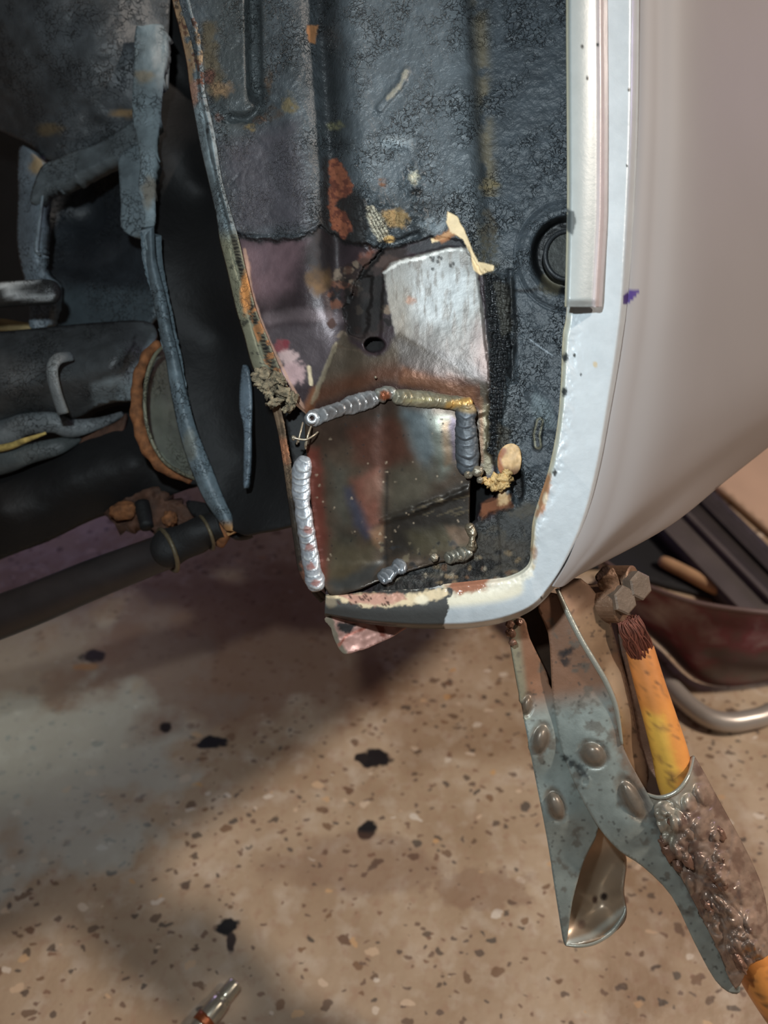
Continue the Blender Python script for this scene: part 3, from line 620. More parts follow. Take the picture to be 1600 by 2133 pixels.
# ------------------------------------------------------------------ welded-in patch
def patch_paint(X, Y):
    p = Paint(X, Y, (74, 60, 47), .34, .45, 0)
    WX = X+34*fbm(X, Y, 90, 51); WY = Y+34*fbm(X, Y, 90, 52)
    def q(poly, c, so=20, op=.85, **k):
        s = sdpoly(WX, WY, poly)+8*fbm(X, Y, 24, 5); p.put(1-sstep(s, -so, so), c, op=op, **k)
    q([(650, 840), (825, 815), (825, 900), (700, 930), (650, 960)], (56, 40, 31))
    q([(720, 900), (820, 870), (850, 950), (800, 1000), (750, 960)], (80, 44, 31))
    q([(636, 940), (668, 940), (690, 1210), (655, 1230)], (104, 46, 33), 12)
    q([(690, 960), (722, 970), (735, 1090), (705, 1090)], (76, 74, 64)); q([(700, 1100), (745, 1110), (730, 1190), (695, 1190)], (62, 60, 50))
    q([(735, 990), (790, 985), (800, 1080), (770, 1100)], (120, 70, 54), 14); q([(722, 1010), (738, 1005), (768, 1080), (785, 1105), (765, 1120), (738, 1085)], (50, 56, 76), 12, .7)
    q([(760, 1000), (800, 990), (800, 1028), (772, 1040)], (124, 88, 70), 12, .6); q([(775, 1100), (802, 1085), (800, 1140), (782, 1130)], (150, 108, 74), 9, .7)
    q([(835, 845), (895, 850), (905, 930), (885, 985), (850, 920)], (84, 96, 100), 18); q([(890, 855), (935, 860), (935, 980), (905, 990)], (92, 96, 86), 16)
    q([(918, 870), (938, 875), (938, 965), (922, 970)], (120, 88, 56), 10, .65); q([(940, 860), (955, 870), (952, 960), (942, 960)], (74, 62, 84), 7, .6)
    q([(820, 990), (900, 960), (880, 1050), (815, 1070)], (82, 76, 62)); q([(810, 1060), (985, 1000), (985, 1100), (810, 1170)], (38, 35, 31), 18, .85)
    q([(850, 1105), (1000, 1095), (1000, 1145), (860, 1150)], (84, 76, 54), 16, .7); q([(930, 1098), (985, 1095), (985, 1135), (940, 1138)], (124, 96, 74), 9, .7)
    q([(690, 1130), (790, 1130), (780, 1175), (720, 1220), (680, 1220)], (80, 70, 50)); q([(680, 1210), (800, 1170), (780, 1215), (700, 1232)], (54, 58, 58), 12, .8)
    p.put(np.exp(-((X-806-6*fbm(X, Y, 60, 2))/4)**2)*(Y > 980)*(Y < 1180), (26, 22, 20), op=.6)
    p.put(lm(X, Y, [(855, 1066), (905, 1046), (960, 1037)], 1.6, 1.5, 6, 8)*sstep(fbm(X, Y, 14, 3), -.1, .1), (112, 96, 70), op=.6)
    for i in range(12):
        x, y = 850+random.random()*110, 1030+random.random()*70; p.put(lm(X, Y, [(x, y), (x+20+20*random.random(), y-9)], 1.2, 1, 1), random.choice([(16, 14, 13), (20, 18, 16), (96, 84, 62)]), op=.7)
    for i in range(110):
        x, y = 660+random.random()*310, 860+random.random()*330
        p.put(em(X, Y, x, y, 1+1.8*random.random(), 1+1.8*random.random(), .4, .3, 6, seed=i), random.choice([(16, 13, 12), (150, 130, 106), (24, 19, 17)]), .6, op=.8)
    for i in range(50):
        x, y = 790+random.random()*200, 1130+random.random()*60; p.put(em(X, Y, x, y, 2+6*random.random(), 2+5*random.random(), .4, .9, 7, seed=i), random.choice([(16, 14, 13), (22, 20, 20), (96, 84, 60), (40, 40, 42)]), .6, op=.75)
    p.mott(.25, 30, 4); p.c = p.c*1.3; return p
def patch_h(X, Y):
    h = .0016*em(X, Y, 720, 1000, 80, 130, .7, 0)-.0007*np.exp(-((X-806)/22)**2)+.0016*fbm(X, Y, 110, 3)+.00012*fbm(X, Y, 16, 5)
    h += .0016*em(X, Y, 880, 920, 60, 90, .6, 0); h += .001*sstep(Y, 1130, 1230)
    h += .0010*lm(X, Y, [(800, 1085), (900, 1050), (975, 1020)], 6, 5, 5); return h
PDF = lambda X, Y: ARCH0(X, Y)-.0026-.009*sstep(Y, 1165, 1235)
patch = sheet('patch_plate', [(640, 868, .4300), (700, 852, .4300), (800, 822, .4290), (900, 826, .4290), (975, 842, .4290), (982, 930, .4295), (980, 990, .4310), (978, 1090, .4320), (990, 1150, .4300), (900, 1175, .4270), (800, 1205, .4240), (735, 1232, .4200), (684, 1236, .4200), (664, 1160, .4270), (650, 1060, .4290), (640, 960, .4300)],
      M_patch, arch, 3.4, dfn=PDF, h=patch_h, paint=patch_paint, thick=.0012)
PD = lambda X, Y: ARCH0(X, Y)-.0030-.010*sstep(Y, 1165, 1235)

# ------------------------------------------------------------------ weld beads
def bead(path, w, hgt, pitch, base, tint=None, parent=arch, lumpy=.2, seed=0, d0=None, rough=.32, metal=.45, name='weld_bead', label=None):
    c = np.array(catmull([tuple(q) for q in path], 12)); s = np.concatenate([[0], np.cumsum(np.hypot(*np.diff(c[:, :2], axis=0).T))]); n = int(s[-1]/1.3); t = np.linspace(0, s[-1], n)
    x = np.interp(t, s, c[:, 0]); y = np.interp(t, s, c[:, 1]); dx = np.gradient(x); dy = np.gradient(y); l = np.hypot(dx, dy); nx, ny = -dy/l, dx/l
    m_ = 31; v = np.linspace(-1, 1, m_); Tt = t[:, None]; Vv = v[None]
    u = (Tt+Vv**2*w*.6+pitch*1.5*fbm(Tt*np.ones_like(Vv), 0*Vv+seed*50, 40, seed)+8*fbm(Tt*np.ones_like(Vv), Vv*18+seed*50, 16, seed+3))/pitch; fr = u-np.floor(u); idx = np.floor(u)
    ww = w*(1+lumpy*2.2*fbm(t, 0*t+seed*9, 34, seed)+lumpy*.9*fbm(t, 0*t+seed*9, 9, seed+2))[:, None]
    end = np.clip(np.minimum(t, s[-1]-t)/w, 0, 1); end = np.sqrt(1-(1-end)**2)[:, None]
    ww = ww*(0.25+.75*end)
    H = hgt*(1-Vv**2)**.5*(.84+.17*(fr**.7)*(1-sstep(fr, .8, 1))+.10*fbm(Tt*np.ones_like(Vv), Vv*20+Tt*.1+seed*9, 9, seed)+lumpy*.8*(_hash(idx, 1, seed)-.5))*(.2+.8*end)
    X = x[:, None]+nx[:, None]*Vv*ww; Y = y[:, None]+ny[:, None]*Vv*ww
    D = PD(X, Y) if d0 is None else d0+0*X
    D = D-H+.0008*(np.abs(Vv) > .98)-.0006
    p = Paint(X.ravel(), Y.ravel(), base, rough, metal, 0); p.mott(.35, 9, seed)
    R = (fr*np.ones_like(X)).ravel(); p.put(1-sstep(R, .0, .16), tuple(int(k*.6) for k in base), .5, op=.6); p.put((sstep(R, .5, .8)*(1-sstep(R, .85, .95)))*(np.abs(Vv*np.ones_like(X)).ravel() < .7), tuple(min(255, int(k*1.25+12)) for k in base), rough*.8, op=.7)
    if tint: tint(p)
    gridmesh(name, X, Y, D, M_bead, parent, p, 0, flip=True, label=label)
def t_top(p):
    X, Y = p.X, p.Y
    p.put(em(X, Y, 802, 824, 12, 12, .4, .3, 6), (150, 84, 48), .4); p.put(lm(X, Y, [(850, 830), (980, 845)], 14, 6, 5), (150, 128, 84), op=.5)
    p.put(lm(X, Y, [(935, 845), (985, 832)], 8, 5, 4), (214, 160, 60), .3, op=.85); p.put(lm(X, Y, [(850, 835), (900, 832)], 4, 4, 4), (206, 190, 132), op=.6); p.put(lm(X, Y, [(690, 860), (780, 832)], 12, 8, 6), (112, 92, 78), op=.5)
    p.put(em(X, Y, 650, 871, 7, 8, .4, .2), (60, 30, 22), op=.9)
bead([(636, 880), (655, 871), (700, 855), (745, 840), (792, 826)], 18, .0042, 17, (150, 152, 154), t_top, seed=1, lumpy=.3)
bead([(784, 830), (806, 818), (824, 824)], 17, .0052, 15, (146, 148, 140), t_top, seed=5, lumpy=.3)
bead([(816, 826), (860, 830), (905, 834), (950, 840), (985, 846)], 17, .0042, 16, (140, 136, 116), t_top, seed=2, lumpy=.3)
bead([(974, 838), (970, 870), (972, 920), (974, 960), (974, 990)], 24, .0050, 19, (72, 78, 84), lambda p: p.put(em(p.X, p.Y, 976, 846, 26, 14, .4, .2), (150, 124, 72), op=.8), seed=3, rough=.5, metal=.2)
def t_left(p):
    X, Y = p.X, p.Y
    for (x, y) in ((640, 1105), (646, 1180), (644, 1140), (656, 1215)): p.put(em(X, Y, x, y, 11, 8, .4, .6, 6), (140, 66, 42), .7, 0, op=.8)
bead([(637, 950), (628, 985), (628, 1030), (634, 1080), (642, 1130), (650, 1180), (662, 1232)], 19, .0058, 17, (186, 192, 200), t_left, seed=4, lumpy=.18)
bead([(790, 1210), (815, 1192), (845, 1172)], 17, .0050, 13, (128, 134, 140), None, seed=6, lumpy=.5, rough=.3)
bead([(925, 1165), (950, 1158), (985, 1150)], 12, .003, 13, (126, 122, 108), None, seed=7, lumpy=.6)
bead([(974, 1090), (984, 1115), (978, 1150)], 10, .003, 13, (130, 118, 96), None, seed=8, lumpy=.6)
def AD(x, y, off=0.0): return float(ARCH0(np.array([float(x)]), np.array([float(y)]))[0])-off
# crater in the first run, loose balls and wires
tube('weld_crater', [(650+9*math.cos(a), 871+9*math.sin(a), AD(650, 871, .0078)) for a in np.linspace(0, 2*math.pi, 9)[:-1]], 4.5, mat('bright_weld', (176, 180, 184), .3, .5, noise=(.3, 600)), arch, closed=True, n=4)
for x, y, r in ((995, 982, 12), (976, 988, 9), (958, 1162, 6), (905, 1162, 9), (782, 786, 3), (612, 912, 6), (1000, 1000, 7)):
    blob('weld_spatter', P(x, y, PD(np.array([x]), np.array([y]))[0]-.003), r*.42/F, r*.42/F, r*.42/F, mat('spatter_ball', (146, 138, 122), .3, .5, noise=(.6, 500)) if 'spatter_ball' not in MATS else MATS['spatter_ball'], arch, .25, int(x), 3)
for pth in ([(631, 880, 0.448), (626, 900, 0.444), (621, 922, 0.444)], [(648, 888, 0.447), (642, 905, 0.443), (637, 930, 0.444)], [(612, 912, 0.442), (625, 915, 0.442), (640, 915, 0.442), (655, 906, 0.444), (662, 900, 0.447)], [(640, 916, 0.443), (636, 925, 0.444), (637, 935, 0.446)], [(621, 915, 0.443), (618, 925, 0.445)]):
    tube('weld_wire', pth, 2.1, M_wire, arch, 8, 5)

# fused flakes next to the slot
sheet('sealant_flake', [(1042, 985, .4250), (1036, 960, .4250), (1044, 935, .4245), (1062, 924, .424), (1080, 930, .424), (1086, 950, .4245), (1082, 980, .425), (1066, 990, .4255)], M_patch, arch, 3, dfn=lambda X, Y: ARCH0(X, Y)-.0020-.0006*em(X, Y, 1062, 960, 24, 30, .6, 0),
      paint=lambda X, Y: Paint(X, Y, (232, 184, 118), .55, 0, 0).mott(.5, 8, 3).put(sstep(Y, 965, 985), (110, 72, 44), .8).put(lm(X, Y, [(1044, 985), (1040, 955), (1048, 938)], 6, 3, 3), (176, 104, 56)), h=lambda X, Y: .0012*fbm(X*2, Y*.7, 10, 2), thick=.002)
for k, (x, y, r) in enumerate(((1008, 1000, 8), (1020, 1006, 9), (1034, 1000, 11), (1050, 996, 13), (1044, 1012, 11), (1028, 1014, 8), (1058, 985, 9), (1054, 1010, 8))):
    blob('fused_sealant', P(x, y, AD(x, y, .0030)), r*.42/F*1.2, r*.42/F*.8, .0022, M_gold, arch, .7, k+20, 3, rot=k)

# drain plug in its seat
def plug_d(rr): return .4335
M_plug = mat('black_rubber', (34, 37, 40), .5, noise=(.3, 400))
plug = tube('drain_plug', [(1182+46*math.cos(a), 532+50*math.sin(a), AD(1150, 532, .0015)) for a in np.linspace(0, 2*math.pi, 25)[:-1]], 5, M_plug, arch, closed=True, n=3)
sheet('plug_face', [(1182+46*math.cos(a), 532+50*math.sin(a), AD(1150, 532, .0010)) for a in np.linspace(0, 2*math.pi, 17)[:-1]], mat('dusty_rubber', (58, 60, 58), .6, noise=(.7, 400), mott=(.35, 300)), arch, 5, thick=.009)

# ------------------------------------------------------------------ silver outer panel with its arch lip
LI = [(1182, -640), (1182, -160), (1182, 0), (1182, 300), (1181, 620), (1172, 700), (1168, 800), (1160, 890), (1142, 980), (1112, 1075), (1106, 1130), (1100, 1175), (1060, 1200), (1000, 1208), (930, 1216), (860, 1226), (760, 1232), (678, 1238)]
LO = [(1332, -640), (1332, -160), (1332, 0), (1328, 300), (1312, 600), (1296, 740), (1278, 850), (1254, 980), (1225, 1090), (1190, 1170), (1155, 1225), (1110, 1270), (1050, 1296), (985, 1308), (920, 1310), (850, 1308), (760, 1299), (676, 1283)]
def lip_paint(X, Y, S, T):
    p = Paint(X, Y, (202, 211, 216), .36, .12, .5); p.mott(.10, 40, 2)
    p.put((1-sstep(T, .05, .13))*sstep(Y, 620, 680)*(Y < 1200)*(X > 1000), (206, 204, 182), .5, 0)
    p.put(1-sstep(T, .0, .05+.08*fbm(X, Y, 30, 4)), (164, 146, 104), .8, 0, op=.7*1.0)
    for x, y, r in ((1213, 75, 4), (1245, 93, 3.5), (1226, 163, 4), (1310, 187, 4), (1306, 345, 3), (1178, 745, 9), (1176, 816, 9), (1156, 985, 7), (1197, 740, 4), (1210, 780, 3), (1135, 1262, 4), (1128, 1245, 3)): p.put(em(X, Y, x, y, r*.7, r, .4, .5, 4), (52, 56, 56), .7, 0)
    p.put(pm(X, Y, [(1128, 1000), (1146, 985), (1146, 1020), (1130, 1070), (1116, 1080)], 4, 6, 9), (176, 112, 52), .8, 0, op=.9); p.put(em(X, Y, 1136, 1040, 5, 12, .4, .4, 6), (226, 206, 170), op=.8)
    p.put(lm(X, Y, [(1108, 1080), (1108, 1180)], 6, 4, 6, 10), (208, 186, 140), .6, 0, op=.8); p.put(em(X, Y, 1112, 1150, 7, 14, .5, .5, 7), (150, 98, 50), .8, op=.7)
    p.put(em(X, Y, 1240, 760, 5, 6, .4, .5, 5), (206, 184, 140), op=.8)
    bt = sstep(1100-X, 0, 20)*sstep(Y, 1150, 1180)
    p.put(bt*(1-sstep(T, .42, .62))*(X > 920)+0, (232, 220, 186), .6, 0, op=.85)
    p.put(pm(X, Y, [(925, 1222), (960, 1196), (1040, 1172), (1062, 1190), (1030, 1225), (950, 1240)], 6, 7, 12), (160, 92, 56), .85, 0, op=.95)
    p.put(pm(X, Y, [(1050, 1180), (1105, 1150), (1110, 1200), (1060, 1225), (1020, 1235), (1010, 1215)], 5, 5, 12), (238, 230, 206), .5, 0, op=.85)
    p.put(pm(X, Y, [(660, 1225), (700, 1225), (940, 1222), (932, 1260), (925, 1330), (660, 1330)], 2.5, 16, 16), (66, 66, 64), .7, 0, .8)
    p.put(pm(X, Y, [(684, 1240), (740, 1238), (860, 1238), (930, 1222), (938, 1240), (870, 1258), (810, 1266), (760, 1266), (715, 1252)], 4, 8, 12), (224, 200, 156), .7, 0, .2)
    p.put(pm(X, Y, [(700, 1238), (840, 1236), (850, 1250), (800, 1262), (740, 1258)], 4, 6, 10), (196, 142, 118), .55, .2, 0); p.put(em(X, Y, 878, 1250, 14, 10, .4, .4), (240, 228, 196), op=.8)
    p.put(em(X, Y, 690, 1252, 12, 14, .4, .4), (140, 124, 96), .7, op=.7)
    for k in range(16): p.put(em(X, Y, 690+random.random()*120, 1240+random.random()*26, 5*random.random()+2, 2, .4, .3, 5, rot=.9), (70, 40, 30), .8, op=.8)
    p.put(pm(X, Y, [(1298, 634), (1298, 616), (1312, 605), (1334, 604), (1322, 620), (1306, 634)], 1.2, 0), (62, 30, 118), .6, 0)
    return p
dlip = lambda S, T, X, Y: np.interp(S, [0, .50, .70, .81, .885, 1], [.382, .386, .392, .402, .416, .440])+.0035*(1-sstep(T, 0, .10))*1.2+.012*sstep(T, .84, 1.0)**2+.0004*0
def fender_edge(n=900):
    a = np.array(catmull(LO, 10)); s = np.concatenate([[0], np.cumsum(np.hypot(*np.diff(a, axis=0).T))]); t = np.linspace(0, s[-1], n); return np.stack([np.interp(t, s, a[:, 0]), np.interp(t, s, a[:, 1])], 1)
# the body side runs from the lip out to the right and turns under along the bottom
E0 = [(1318, -700), (1318, 0), (1314, 300), (1298, 600), (1282, 740), (1264, 850), (1240, 980), (1212, 1090), (1185, 1165), (1152, 1222)]
E1 = [(1366, -700), (1366, 0), (1362, 300), (1346, 600), (1330, 740), (1312, 850), (1288, 980), (1250, 1100), (1205, 1170), (1160, 1224)]
E2 = [(1490, -700), (1490, 0), (1490, 300), (1480, 560), (1462, 720), (1440, 850), (1400, 950), (1345, 1050), (1270, 1130), (1172, 1222)]
E3 = [(1800, -700), (1800, 0), (1800, 240), (1790, 440), (1760, 600), (1700, 745), (1620, 850), (1500, 960), (1370, 1070), (1184, 1214)]
E4 = [(1900, -640), (1900, 60), (1900, 300), (1880, 520), (1840, 690), (1760, 800), (1650, 892), (1520, 995), (1385, 1102), (1190, 1206)]
E5 = [(1880, -560), (1880, 120), (1880, 340), (1860, 540), (1800, 700), (1730, 800), (1630, 880), (1510, 980), (1375, 1085), (1188, 1200)]
DD = [(.398,)*10, (.400,)*10, (.425, .425, .425, .425, .424, .423, .420, .415, .408, .402), (.56, .56, .56, .555, .545, .53, .51, .48, .44, .405), (.66, .66, .66, .65, .64, .62, .58, .53, .46, .41), (.72, .72, .72, .72, .70, .68, .63, .57, .49, .415)]
def rows(E, D, n=260):
    a = np.array(catmull([(*e, d) for e, d in zip(E, D)], 12)); s = np.linspace(0, 1, len(a)); t = np.linspace(0, 1, n); return np.stack([np.interp(t, s, a[:, i]) for i in range(3)], 1)
R_ = [rows(e, d) for e, d in zip((E0, E1, E2, E3, E4, E5), DD)]
grid = []
for i in range(260): grid.append(np.array(catmull([r[i] for r in R_], 26)))
grid = np.array(grid)
def body_paint(X, Y):
    p = Paint(X, Y, (150, 142, 139), .58, .0, .3)
    p.put(pm(X, Y, [(1298, 634), (1298, 616), (1312, 605), (1334, 604), (1322, 620), (1306, 634)], 1.2, 0), (62, 30, 118), .6, 0)
    p.put(lm(X, Y, [(1490, 1018), (1535, 996)], 2, 1.2, 2), (96, 74, 70), op=.8)
    return p
side = gridmesh('outer_side_panel', grid[:, :, 0], grid[:, :, 1], grid[:, :, 2], M_body, car, body_paint(grid[:, :, 0].ravel(), grid[:, :, 1].ravel()), .001, label='smooth silver grey outer panel')
lip = strip('arch_lip', LI, LO, dlip, None, M_lip, side, n=1300, c=64, hf=lambda X, Y, S, T: .0005*fbm(X, Y, 60, 4)+.0006*fbm(X, Y, 14, 6)*(1-sstep(T, .1, .4))*2+.0022*np.exp(-((T-.5)/.35)**2)*sstep(S, .78, .885)*1.5,
            pf=lip_paint, thick=.0016, label='pale silver folded arch lip with chipped edge')
def trim_paint(X, Y, S, T):
    p = Paint(X, Y, (172, 178, 176), .42, .1, .4); p.put(sstep(T, .68, .78), (196, 180, 178), .4, .1); p.put(1-sstep(T, .02, .1), (196, 190, 160), .6, 0); p.put(pm(X, Y, [(1180, 435), (1196, 440), (1200, 465), (1192, 490), (1180, 480)], 3, 4, 6), (88, 94, 94), .6, 0)
    for x, y in ((1213, 97), (1245, 93), (1224, 163)): p.put(em(X, Y, x, y, 3, 4.5, .4, .4, 4), (60, 62, 60), .6)
    return p.mott(.06, 30, 3)
strip('edge_trim', [(1179, -640), (1179, 0), (1180, 200), (1181, 400), (1179, 520), (1176, 640)], [(1266, -640), (1266, 0), (1267, 200), (1266, 400), (1264, 480), (1254, 640)], .378, .381, M_lip, side, n=400, c=40,
      hf=lambda X, Y, S, T: .0050*np.sin(np.pi*np.clip(T*.5+.32, 0, 1))**2*(1-sstep(Y, 622, 642)*.8)-.004*(1-sstep(T, 0, .12))-.004*sstep(T, .9, 1)+.0012*np.exp(-((T-.82)/.06)**2), pf=trim_paint, thick=.003, label='rounded silver trim strip')

# torn bit of the old sill hanging below the lip
sheet('torn_sill_scrap', [(680, 1284, 0.446), (690, 1310, 0.446), (700, 1340, 0.446), (716, 1362, 0.446), (740, 1358, 0.447), (790, 1340, 0.450), (838, 1314, 0.454), (846, 1300, 0.456), (760, 1290, 0.450)], M_patch, arch, 4, jag=1.5, h=lambda X, Y: .0025*fbm(X, Y, 40, 2)+.0012*fbm(X*.6+Y, Y, 12, 4),
      paint=lambda X, Y: Paint(X, Y, (206, 150, 134), .45, .35, 0).mott(.4, 20, 2).put(lm(X, Y, [(684, 1290), (698, 1335), (714, 1360)], 10, 3, 4), (120, 108, 88), .8, 0).put(pm(X, Y, [(700, 1295), (745, 1300), (730, 1320), (705, 1315)], 3, 4, 7), (40, 34, 32), .8, 0).put(pm(X, Y, [(780, 1300), (800, 1306), (806, 1330), (792, 1325)], 2, 3, 7), (130, 62, 42), .8, 0).put(lm(X, Y, [(706, 1345), (720, 1325), (760, 1308)], 3, 2, 3), (166, 84, 60)), thick=.001)
# ------------------------------------------------------------------ suspension and underbody, left
def up(base=(92, 106, 112), mo=.5, rust=(), rough=.5):
    def f(X, Y):
        p = Paint(X, Y, base, rough, 0, 1.0).mott(mo, 60, 2).mott(mo*.7, 18, 5)
        for (x, y, rx, ry, c) in rust: p.put(em(X, Y, x, y, rx, ry, .4, .5, 14), c, .85, op=.8)
        return p
    return f
hb = lambda a, sc, s=1: (lambda X, Y: a*fbm(X, Y, sc, s)*2)
# dark floor pan behind everything
sheet('floor_pan', [(-260, -620, .95), (420, -620, .90), (560, 300, .78), (600, 760, .75), (420, 900, .80), (100, 940, .9), (-260, 960, .95)], M_black, car, 30, smooth=1, thick=.003)
# spring tower
tower = sheet('spring_tower', [(-220, -520, .62), (200, -520, .60), (350, -500, .58), (352, 60, .58), (330, 130, .58), (310, 250, .585), (276, 262, .59), (190, 305, .60), (112, 336, .61), (60, 300, .63), (0, 272, .66), (-220, 160, .70)], M_under, car, 8,
      extra=[(120, 60, .56), (60, 190, .60), (110, 270, .60), (0, 40, .58), (230, 100, .56)], paint=lambda X, Y: up((70, 76, 80), .5, ((260, 236, 26, 8, (140, 110, 66)), (105, 270, 26, 12, (120, 100, 62))))(X, Y), h=lambda X, Y: .004*fbm(X, Y, 50, 2)+.003*fbm(X, Y, 22, 5)+.0012*fbm(X, Y, 7, 6), thick=.003)
# long plate edge: from the bracket foot down round the hub carrier
br = sheet('edge_bracket', [(282, 62, .555), (296, 54, .555), (334, 50, .555), (346, 70, .556), (344, 130, .556), (334, 250, .552), (322, 330, .548), (322, 380, .546), (324, 450, .542), (316, 490, .540), (306, 520, .538), (299, 486, .540), (300, 440, .542), (288, 392, .546), (292, 330, .55), (276, 240, .553), (278, 150, .555)], M_under, car, 5,
      paint=up((116, 132, 138), .35, ((312, 400, 16, 30, (120, 110, 92)), (300, 160, 20, 14, (128, 118, 96)))), h=lambda X, Y: .0025*fbm(X, Y, 26, 2)+.003*np.sin(np.clip((X-280)/60, 0, 1)*np.pi)+.001*fbm(X, Y, 9, 3), thick=.012)
tube('bracket_pin', [(345, 120, .57), (346, 185, .57)], [9, 5], M_under, car, 10, paint=up((84, 94, 98)))
arm = strip('plate_edge', [(302, 490), (304, 540), (318, 620), (332, 690), (345, 750), (358, 830), (378, 920), (402, 990), (430, 1050), (470, 1106)], [(322, 470), (326, 540), (346, 620), (360, 690), (374, 750), (392, 830), (412, 900), (440, 970), (468, 1040), (500, 1106)], .538, .536, M_under, car, n=500, c=18,
      hf=lambda X, Y, S, T: .005*np.sin(np.pi*T)+.002*fbm(X, Y, 40, 5)+.0008*fbm(X, Y, 10, 7), pf=lambda X, Y, S, T: Paint(X, Y, (92, 108, 116), .5, 0, 1).mott(.4, 40, 2).mott(.3, 12, 5).put(sstep(Y, 1080, 1100), (170, 120, 60), .8).put(em(X, Y, 395, 930, 14, 30, .4, .4), (120, 120, 104), op=.6), thick=.010)
hub = sheet('hub_carrier', [(318, 20, .60), (330, -500, .60), (400, -500, .56), (420, -60, .56), (470, 300, .53), (520, 600, .50), (600, 840, .49), (640, 960, .49), (650, 1080, .49), (600, 1094, .50), (545, 1106, .51), (500, 1112, .525), (462, 1080, .54), (420, 1000, .545), (388, 900, .548), (366, 760, .550), (336, 620, .552), (316, 480, .555), (312, 250, .58)], M_black, car, 9,
      extra=[(460, 700, .56), (520, 950, .545), (430, 400, .59), (400, 200, .62)], h=lambda X, Y: .003*fbm(X, Y, 60, 2), thick=.004)
sheet('hub_glint', [(506, 760, .520), (516, 775, .518), (524, 830, .516), (522, 900, .517), (520, 960, .518), (512, 1010, .52), (506, 1005, .522), (508, 900, .52), (498, 850, .521), (500, 790, .522)], M_under, hub, 4, paint=up((96, 112, 124), .5, (), .35), h=lambda X, Y: .0015*np.sin(np.clip((X-498)/26, 0, 1)*np.pi), thick=.004)  # highlight on the black body's edge, built as a thin pale blade
# cross strut and left post
strut = sheet('cross_strut', [(296, 246, .575), (300, 330, .575), (262, 334, .577), (250, 326, .577), (200, 345, .585), (150, 368, .59), (98, 388, .595), (62, 420, .60), (84, 350, .60), (120, 330, .597), (160, 312, .592), (200, 300, .588), (250, 270, .58)], M_under, car, 5, paint=up((90, 100, 104), .4), h=lambda X, Y: .002*fbm(X, Y, 26, 2)+.001*fbm(X, Y, 9, 2), thick=.014)
sheet('strut_tab', [(250, 322, .574), (298, 300, .572), (300, 380, .571), (302, 470, .571), (284, 484, .572), (276, 492, .573), (252, 472, .574), (252, 430, .574), (249, 380, .574)], M_under, strut, 5, paint=up((96, 110, 116), .35), h=hb(.001, 20), thick=.014)
post = sheet('support_post', [(40, 306, .62), (80, 330, .612), (96, 345, .61), (98, 380, .608), (88, 410, .608), (80, 480, .608), (74, 530, .608), (88, 560, .61), (104, 600, .612), (104, 640, .615), (96, 682, .62), (62, 682, .62), (60, 620, .62), (44, 560, .62), (34, 500, .62), (36, 420, .62)], M_under, car, 5,
      paint=up((108, 122, 132), .4, ((76, 345, 14, 20, (150, 122, 70)),)), h=lambda X, Y: .004*np.sin(np.clip((X-36)/60, 0, 1)*np.pi)+.002*fbm(X, Y, 26, 2), thick=.014)
tube('post_flange', [(92, 388, .602), (86, 430, .602), (80, 480, .602), (76, 520, .602), (84, 530, .604)], [3, 3, 4, 5, 3], M_under, post, 10, paint=up((120, 134, 142), .3, (), .3))
sheet('pocket_wall', [(92, 392, .66), (180, 350, .65), (256, 330, .64), (310, 480, .62), (330, 640, .62), (270, 690, .63), (100, 690, .66), (90, 560, .66), (78, 520, .66)], M_under, car, 10, paint=lambda X, Y: up((40, 46, 52), .4)(X, Y).put(sstep(Y, 580, 620), (64, 76, 82)), extra=[(200, 560, .65), (200, 450, .68)], h=lambda X, Y: .003*fbm(X, Y, 60, 2)+.012*sstep(Y-(X-90)*.2, 540, 575), thick=.003)
# left stub pin and pale strip under it
tube('stub_pin', [(-160, 622, .56), (-40, 616, .56), (60, 610, .56), (110, 608, .56), (124, 608, .56)], [27, 27, 26, 24, 10], M_under, car, 20, paint=lambda X, Y: up((38, 40, 40), .5)(X, Y).put(lm(X, Y, [(20, 588), (110, 592)], 4, 3, 2), (150, 156, 158), .4))  # pale line along the pin is a painted highlight
tube('brake_pipe', [(-160, 690, .64), (-20, 676, .64), (50, 684, .64), (110, 690, .645)], 13, mat('dusty_pipe', (150, 132, 92), .8, noise=(.5, 200), mott=(.4, 60)), car, 12)
# axle beam
beam = sheet('axle_beam', [(-200, 700, .62), (0, 690, .61), (90, 682, .60), (200, 672, .59), (300, 668, .585), (326, 690, .58), (318, 720, .575), (300, 770, .57), (285, 830, .57), (240, 838, .575), (200, 850, .58), (165, 868, .585), (100, 880, .60), (-200, 900, .63)], M_under, car, 7,
      extra=[(100, 770, .555), (250, 730, .545), (230, 800, .550), (0, 790, .56), (310, 690, .58)], paint=lambda X, Y: up((60, 64, 66), .5)(X, Y).put(pm(X, Y, [(190, 800), (260, 780), (300, 740), (320, 700), (330, 760), (290, 840), (195, 850)], 8, 6, 20), (126, 140, 146), .4).put(lm(X, Y, [(230, 770), (262, 750), (284, 700)], 2, 1.4, 3), (20, 22, 24), op=.9), h=lambda X, Y: .0025*fbm(X, Y, 50, 2)+.001*fbm(X, Y, 12, 3)-.003*lm(X, Y, [(244, 800), (250, 826)], 4, 3, 1), thick=.004)
tube('beam_tab', [(150, 742, .548), (120, 748, .540), (108, 772, .538), (116, 815, .540), (132, 862, .545)], [10, 13, 13, 12, 12], M_under, beam, 12, paint=up((84, 90, 92), .4, ((138, 870, 14, 12, (128, 116, 80)),)), squash=.45)
